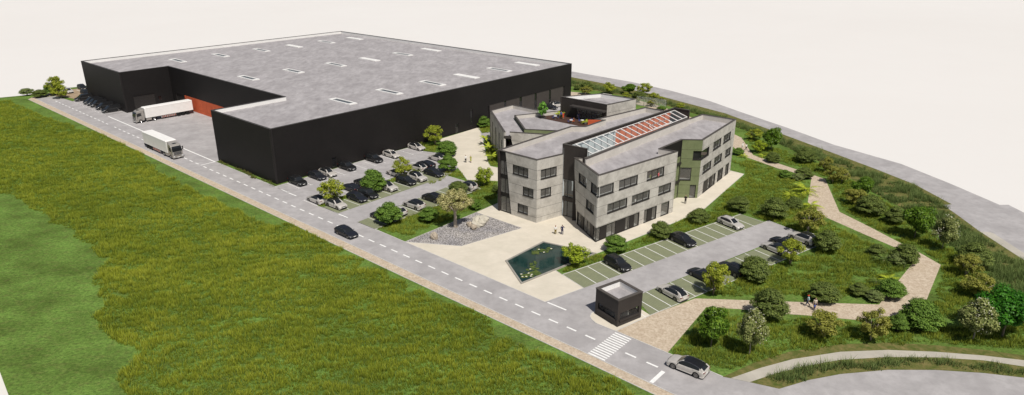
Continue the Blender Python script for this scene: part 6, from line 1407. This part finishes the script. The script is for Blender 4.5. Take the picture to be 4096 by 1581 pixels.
def person_parts(pose, kind, longhair, cap):
    key = (pose, kind, longhair, cap)
    if key in PROTO_P: return PROTO_P[key]
    P = POSES[pose]; dz = -.50 if pose == 'sit' else 0; tmp = {}
    b = MB(); f = .93 if kind in ('dress', 'woman') else 1.0
    loft(b, [(0, 0, .84+dz, .10, .13), (0, 0, .93+dz, .125, .165*f), (0, 0, 1.05+dz, .105, .135*f), (0, 0, 1.2+dz, .115, .15*f), (0, 0, 1.36+dz, .11, .18*f), (0, 0, 1.44+dz, .07, .13*f), (0, 0, 1.49+dz, .05, .055)])
    b.tube([(0, 0, 1.44+dz), (.01, 0, 1.56+dz)], [.055, .05], 10); b.ball((.015, 0, 1.64+dz), (.095, .075, .118), 14, 10); b.ball((.03, 0, 1.58+dz), (.065, .055, .05), 10, 6); b.ball((.112, 0, 1.63+dz), (.018, .013, .024), 6, 5)
    for s in (1, -1): b.ball((.01, s*.078, 1.635+dz), (.02, .012, .03), 6, 5); b.ball((.03, s*.04, 1.655+dz), (.05, .02, .015), 6, 4)
    b.ball((.097, 0, 1.583+dz), (.012, .025, .009), 6, 4)
    for s, arm in ((1, 'la'), (-1, 'ra')):
        a, e, w_ = [Vector(v) for v in P[arm]]; b.tube([a, e, w_], [.052, .040, .027], 9); b.ball(a, .055, 8, 6); b.ball(e, .041, 8, 6); d = (w_-e).normalized(); pal = w_+d*.085; b.tube([w_, w_+d*.03, pal], [.026, .036, .034], 8)
        lat = Vector((1, 0, 0)) if abs(d.z) > .7 else Vector((0, 1, 0)); lat = (lat-d*lat.dot(d)).normalized(); curl = d.cross(lat)*s
        for k, fl in enumerate((.068, .078, .072, .056)):
            p0 = pal-d*.01+lat*(.028-.019*k); p1 = p0+d*fl*.5+curl*.006; p2 = p1+d*fl*.42+curl*.020; b.tube([p0, p1, p2], [.0095, .0088, .0075], 6)
        p0 = w_+d*.03+lat*.03; b.tube([p0, p0+d*.035+lat*.022, p0+d*.062+lat*.026], [.011, .010, .008], 6)
    for leg in ('ll', 'rl'):
        a, k_, an = [Vector(v) for v in P[leg]]; b.tube([a, a.lerp(k_, .5), k_, k_.lerp(an, .35), an], [.088, .078, .055, .056, .036], 10); b.ball(a, .09, 8, 6); b.ball(k_, .056, 8, 6); b.tube([an, an+Vector((.03, 0, -.05)), an+Vector((.15, 0, -.065))], [.038, .04, .028], 8)
    tmp['body'] = remesh(b.build('body', CL['skin']), .012)
    def sleeves(b, frac, r=1.25):
        for arm in ('la', 'ra'):
            a, e, w_ = [Vector(v) for v in P[arm]]; b.ball(a, .066, 8, 6); b.tube([a, e], [.064, .052], 9)
            if frac > .5: b.ball(e, .053, 8, 6); b.tube([e, e.lerp(w_, frac)], [.052, .042], 9)
    def trouser(b, frac, r=1.0):
        loft(b, [(0, 0, .84+dz, .118, .15), (0, 0, .93+dz, .14, .18*f), (0, 0, 1.03+dz, .122, .155*f)])
        for leg in ('ll', 'rl'):
            a, k_, an = [Vector(v) for v in P[leg]]; b.ball(a, .105, 8, 6); b.tube([a, a.lerp(k_, .5), k_], [.105, .093, .075*r], 10)
            if frac > .5: b.ball(k_, .075*r, 8, 6); b.tube([k_, k_.lerp(an, frac-.0)], [.075*r, .062*r], 10)
    b = MB(); long_ = kind in ('suit', 'blouse', 'man_white')
    loft(b, [(0, 0, (.86 if kind == 'suit' else .98)+dz, .14, .18*f), (0, 0, 1.05+dz, .125, .155*f), (0, 0, 1.2+dz, .132, .166*f), (0, 0, 1.36+dz, .126, .195*f), (0, 0, 1.44+dz, .085, .145*f), (0, 0, 1.475+dz, .06, .07)])
    sleeves(b, .93 if long_ else .4); tmp['top'] = remesh(b.build('top', None or CL['white']), .016)
    b = MB()
    if kind == 'dress':
        loft(b, [(0, 0, .50+dz if pose != 'sit' else .42, .17, .2), (0, 0, .8+dz, .16, .19), (0, 0, .95+dz, .14, .17), (0, 0, 1.06+dz, .13, .16)])
        if pose == 'sit':
            for leg in ('ll', 'rl'): a, k_, an = [Vector(v) for v in P[leg]]; b.tube([a, k_], [.12, .09], 10)
    else: trouser(b, .93 if kind != 'shorts' else .0, 1.15 if kind == 'blouse' else 1.0)
    tmp['bottom'] = remesh(b.build('bottom', CL['white']), .016)
    b = MB()
    for leg in ('ll', 'rl'): an = Vector(P[leg][2]); b.tube([an+Vector((-.05, 0, -.045)), an+Vector((.03, 0, -.05)), an+Vector((.17, 0, -.068))], [.044, .048, .034], 8)
    tmp['shoes'] = b.build('shoes', CL['shoe'], None, True)
    b = MB(); b.ball((-.012, 0, 1.66+dz), (.102, .085, .118), 14, 9)
    if longhair: loft(b, [(-.06, 0, 1.42+dz, .04, .07), (-.055, 0, 1.55+dz, .06, .085), (-.03, 0, 1.68+dz, .085, .088)])
    else: pass
    V = []; 
    for v in b.v:
        x, y, z = v
        if x > .05 and z < 1.69+dz: x = .05
        if not longhair and z < 1.60+dz: z = 1.60+dz; x = min(x, .0)
        V.append((x, y, z))
    tmp['hair'] = mesh_obj('hair', V, b.f, CL['hair_brown'], None, True)
    b = MB()
    for s in (1, -1): b.ball((.098, s*.03, 1.645+dz), .011, 6, 5)
    tmp['eyes'] = b.build('eyes', CL['eye'], None, True)
    if cap: b = MB(); b.ball((.0, 0, 1.69+dz), (.11, .095, .085), 12, 8); b.tube([(.06, 0, 1.68+dz), (.19, 0, 1.67+dz)], [.06, .03], 8); tmp['cap'] = b.build('cap', CL['cap'], None, True)
    out = {}
    for k, o in tmp.items(): out[k] = o.data; bpy.data.objects.remove(o)
    PROTO_P[key] = out; return out
def person(pos, yaw, label, pose='stand', kind='suit', top='navy', bottom='navy', hair='hair_dark', skin='skin', shoe='shoe', h=1.76, longhair=False, cap=False, group=None):
    parts = person_parts(pose, kind, longhair, cap); root = empty('person', pos, yaw, label, 'person', group); s = h/1.76; root.scale = (s, s, s)
    nm = {'top': {'suit': 'jacket', 'dress': 'dress_top'}.get(kind, 'shirt'), 'bottom': {'dress': 'skirt', 'shorts': 'shorts'}.get(kind, 'trousers')}
    for k, d in parts.items():
        me = d.copy(); me.materials.clear(); me.materials.append(CL[{'body': skin, 'top': top, 'bottom': bottom, 'hair': hair, 'shoes': shoe, 'eyes': 'eye', 'cap': 'cap'}[k]])
        o = bpy.data.objects.new(nm.get(k, k), me); COL.objects.link(o); o.parent = root
    return root
zpp = ZT(2150, 880, 12.43); UP = PI/2; DN = -PI/2
person(G(*zpp(890, 712), .02), UP+.1, 'woman with auburn hair in white blouse and olive trousers seen from behind on the plaza', 'stand', 'blouse', 'white', 'olive', 'hair_red', h=1.68, longhair=True, shoe='shoe_white')
person(G(*zpp(1225, 722), .02), UP-.1, 'man in navy suit holding a phone to his ear on the plaza', 'phone', 'suit', 'navy', 'navy', h=1.8)
person(G(*z26(350, 932), .02), DN-.4, 'man in black suit standing in front of the green wing', 'talk', 'suit', 'black', 'black', 'hair_brown', h=1.8)
person(G(*z14(1026, 374), .02), DN+.3, 'person in dark waistcoat with white sleeves and black trousers on the entrance plaza', 'stand', 'man_white', 'white', 'black', 'hair_dark', h=1.8)
person(G(*z14(1077, 375), .02), DN-.5, 'woman in yellow-green dress on the entrance plaza', 'talk', 'dress', 'lime', 'lime', 'hair_red', h=1.7, longhair=True)
z29 = ZT(2900, 450, 1.42)
person(G(*z29(98, 212), .02), UP+.3, 'jogger in white shirt and white shorts running up the park path', 'walk', 'shorts', 'white', 'white', 'hair_dark', h=1.85, shoe='shoe_white')
person(G(*z29(119, 216), .02), UP+.3, 'jogger in white top and black leggings running up the park path', 'walk', 'woman', 'white', 'black', 'hair_dark', h=1.7)
zw = ZT(3180, 1150, 9.03)
pw = G(*zw(440, 685), .02)
person(pw, PI-.3, 'walker in red cap, pale blue shirt and dark jeans on the lower path', 'walk', 'tshirt', 'sky', 'denim', 'hair_brown', h=1.8, cap=True, shoe='shoe_white')
b = MB(); b.prism([(-.26, -.07), (.26, -.07), (.26, .07), (-.26, .07)], 0, .36, bottom=True); bg_ = b.build('bag', CL['black']); bg_.location = (pw.x-.25, pw.y+.28, .62); bg_.rotation_euler = (.1, .1, .3); tag(bg_, 'black bag carried by the walker in the red cap', 'bag')
b = MB(); b.tube([(-.12, 0, .35), (-.1, 0, .46), (.1, 0, .46), (.12, 0, .35)], .012, 5); b.build('handle', CL['black'], bg_)
person(G(*zw(690, 795), .02), DN-.2, 'walker in beige shirt and shorts standing behind a child on the lower path', 'stand', 'shorts', 'beige', 'navy', 'hair_brown', h=1.8)
person(G(*zw(686, 838), .02), DN, 'child in dark blue clothes in front of the walker in the beige shirt', 'stand', 'tshirt', 'blue', 'denim', 'hair_dark', h=1.05, shoe='shoe')
zt_ = ZT(2140, 380, 7.1); TZ = 7.385
person(G(*zt_(740, 672), TZ), DN-.2, 'man in navy waistcoat with blue sleeves and black trousers on the roof terrace', 'stand', 'man_white', 'blue', 'black', 'hair_brown', h=1.82)
person(G(*zt_(800, 694), TZ), UP+.4, 'woman in red dress beside the man in the waistcoat on the roof terrace', 'talk', 'dress', 'red', 'red', 'hair_dark', h=1.7)
person(G(*zt_(1240, 702), TZ), DN, 'man in dark blue suit in front of the pavilion glazing', 'stand', 'suit', 'navy', 'navy', 'hair_brown', h=1.82)
tp2 = G(*zt_(1025, 797), TZ)
seat_c = Vector((tp2.x+.62, tp2.y+.1, TZ))
person(seat_c, PI+.1, 'woman with bare legs and orange skirt sitting at the middle terrace table', 'sit', 'dress', 'black', 'orange', 'hair_red', h=1.7, longhair=True)
# people inside behind the glazing
zi = 7.31
for (p, z, lab, kw) in (
  (z22(662, 835), 7.31, 'man in dark suit behind the corner window on the top floor, nearer the corner', dict(pose='talk', kind='suit', top='black', bottom='black')),
  (z22(712, 826), 7.31, 'man in dark jacket over blue shirt behind the corner window on the top floor', dict(pose='talk', kind='suit', top='denim', bottom='black')),
  (z22(1332, 650), 7.31, 'woman in yellow-green dress at the left of the third top-floor window', dict(pose='stand', kind='dress', top='lime', bottom='lime', longhair=True)),
  (z22(1408, 612), 7.31, 'man in black suit at the middle of the third top-floor window', dict(pose='talk', kind='suit', top='black', bottom='black')),
  (z22(1443, 622), 7.31, 'person in pink top at the right of the third top-floor window', dict(pose='stand', kind='woman', top='pink', bottom='black')),
  (z27(850, 228), 3.73, 'woman in white top behind a middle-floor window', dict(pose='stand', kind='woman', top='white', bottom='black', longhair=True)),
  (z27(1108, 125), 3.73, 'man in grey shirt behind the last middle-floor window', dict(pose='stand', kind='tshirt', top='grey', bottom='black'))):
    q = G(p[0], p[1], z+1.72); person((q.x, q.y, z), DN+random.uniform(-1, 1), lab, h=1.76, group='people inside the offices', **kw)
for (p, lab, kw) in ((z27(486, 588), 'man in black suit behind the ground-floor corner glazing', dict(kind='suit', top='black', bottom='black')), (z27(449, 560), 'person in red top behind the ground-floor corner glazing', dict(kind='woman', top='red', bottom='black')), (z27(577, 538), 'person in grey top behind the long ground-floor glazing', dict(kind='tshirt', top='grey', bottom='black')), (z27(648, 528), 'person in red shirt behind the long ground-floor glazing', dict(kind='tshirt', top='red', bottom='black'))):
    q = G(p[0], p[1], .055); person(q, DN+.4, lab, 'stand', h=1.78, group='people inside the offices', **kw)
# ================================================================ TERRACE FURNITURE
M['blue_seat'] = mat('blue_plastic_seat', (.035, .07, .26), .45); M['orange_seat'] = mat('orange_plastic_seat', (.62, .14, .03), .45); M['table_top'] = mat('white_table_top', (.8, .8, .78), .35); M['steel'] = mat('brushed_steel', (.35, .36, .38), .35, .8)
def cafe_table(p, label):
    r = empty('cafe_table', p, 0, label, 'table', 'round white cafe tables on the roof terrace'); b = MB(); b.lathe([(0, .70), (.40, .70), (.42, .715), (.41, .74), (0, .745)], 28); b.build('table_top', M['table_top'], r, False)
    b = MB(); b.lathe([(.03, .03), (.03, .70), (0, .70)], 12); b.build('pedestal', M['steel'], r); b = MB(); b.lathe([(0, .0), (.24, .0), (.24, .02), (.04, .05), (0, .05)], 20); b.build('foot', M['steel'], r); return r
def chair(p, yaw, label, seatm='blue_seat'):
    r = empty('chair', p, yaw, label, 'chair', 'shell chairs on the roof terrace'); b = MB(); V = []; n = 9
    for i in range(n):
        t = i/(n-1)
        for j in range(7):
            u = (j/6-.5)*2; 
            if t < .5: x = .22-.42*t*2; z = .45+.02*u*u-(.0 if t > .1 else -.01); y = u*.23
            else: q = (t-.5)*2; x = -.20-.07*q; z = .45+.38*q+.01; y = u*(.23-.05*q*q); x += .06*u*u*q
            V.append((x, y, z))
    F = [(i*7+j, i*7+j+1, (i+1)*7+j+1, (i+1)*7+j) for i in range(n-1) for j in range(6)]
    V2 = [(x-.012, y, z-.018) for x, y, z in V]; m_ = len(V); F2 = [tuple(reversed([k+m_ for k in f])) for f in F]
    edge = list(range(7))+[i*7+6 for i in range(1, n)]+[(n-1)*7+j for j in range(5, -1, -1)]+[i*7 for i in range(n-2, 0, -1)]; FE = [(edge[k], edge[k-1], edge[k-1]+m_, edge[k]+m_) for k in range(len(edge))]
    mesh_obj('seat', V+V2, F+F2+FE, M[seatm], r, True)
    for x, y in ((.17, .18), (.17, -.18), (-.17, .18), (-.17, -.18)): b = MB(); b.tube([(x*.6, y*.6, .45), (x*1.15, y*1.15, 0)], .012, 6); b.build('leg', M['steel'], r)
    return r
tp1 = G(*zt_(578, 682), TZ); tp3 = G(*zt_(1340, 800), TZ)
cafe_table(tp1, 'white round table with three blue chairs at the back left of the terrace'); cafe_table(tp2, 'white round table where the woman in the orange skirt sits'); cafe_table(tp3, 'white round table beside the front terrace palm')
for tpp, lst in ((tp1, ((100, 'blue chair behind the back left table'), (195, 'blue chair left of the back left table'), (-10, 'blue chair right of the back left table'))), (tp2, ((185, 'blue chair left of the middle table'), (75, 'blue chair behind the middle table'))), (tp3, ((150, 'blue chair left of the front table'),))):
    for an, lab in lst: a = math.radians(an); chair(Vector((tpp.x+.62*math.cos(a), tpp.y+.62*math.sin(a), TZ)), a+PI, lab)
chair(seat_c, PI+.1, 'orange chair under the seated woman at the middle table', 'orange_seat')
LM['spring'] = leafy('spring_leaf', [(0, (.09, .24, .03)), (.5, (.16, .38, .06)), (1, (.28, .52, .12))])
tt = G(*zt_(230, 655), TZ); V, F = crown_mesh('c', 'flower', 77, 2600, .04); V = V*np.array([1.25, 1.25, 1.0])
wt = 44*mpp(tt); ht = height_at(tt, 407); r = empty('tree', tt, 0, 'bright green young tree in a square planter hole on the roof terrace', 'tree')
o = np_mesh('crown', V*np.array([wt, wt, ht]), F, LM['spring'], r); b = MB(); b.tube([(0, 0, 0), (.01, 0, ht*.3), (0, 0, ht*.6)], [.06, .045, .03], 8); b.build('trunk', bark, r, True)
b = MB(); b.box(-.8, .8, -.5, .5, -.0, .10); b.build('planter', M['coping_dark'], r)
def potted(p, w_, h_, label, kind='palm', potm=None):
    r = empty('potted_palm', p, random.uniform(0, 6), label, 'palm', 'potted palms at the offices'); b = MB(); b.lathe([(0, .0), (.24, .0), (.34, .38), (.36, .42), (.30, .42), (.28, .36), (0, .36)], 20); b.build('pot', potm or M['kerb'], r, False)
    frond_mesh(int(w_*100), 13, w_, .5, w_*.24, 10, .4).build('fronds', LM[kind], r); b = MB(); b.tube([(0, 0, .3), (0, 0, .75)], [.07, .05], 7); b.build('stem', bark, r); return r
pp1, pp2 = G(*zt_(702, 605), TZ), G(*zt_(1430, 825), TZ)
potted(pp1, 1.75, 2, 'large bright potted palm behind the standing couple on the terrace'); potted(pp2, 1.35, 1.6, 'bright potted palm near the orange wall on the terrace')
potted(G(2030, 577, 3.71), 1.4, 1.5, 'dark leafy plant in a red pot in the gallery of the low rear wing', 'palmdark', solid('red_pot', (.3, .04, .03)))
# sofas seen through the pavilion glazing
def sofa(p, yaw, label):
    r = empty('sofa', p, yaw, label, 'sofa', 'dark sofas inside the terrace pavilion')
    def rb(name, x0, x1, y0, y1, z0, z1, m=CL['black']):
        bm_ = MB(); bm_.box(x0, x1, y0, y1, z0, z1); o = bm_.build(name, m, r); md = o.modifiers.new('b', 'BEVEL'); md.width = .05; md.segments = 3
    rb('seat', -1, 1, -.4, .35, .12, .45); rb('backrest', -1, 1, .35, .55, .12, .85); rb('armrest', -1.2, -1, -.4, .55, .12, .65); rb('armrest', 1, 1.2, -.4, .55, .12, .65); rb('cushion', -.2, .3, .15, .33, .46, .82, CL['beige'])
sofa(G(*zt_(1400, 600), 7.43), -.6, 'dark sofa with a beige cushion on the left inside the pavilion'); sofa(G(*zt_(1680, 640), 7.43), -.6, 'dark sofa on the right inside the pavilion')
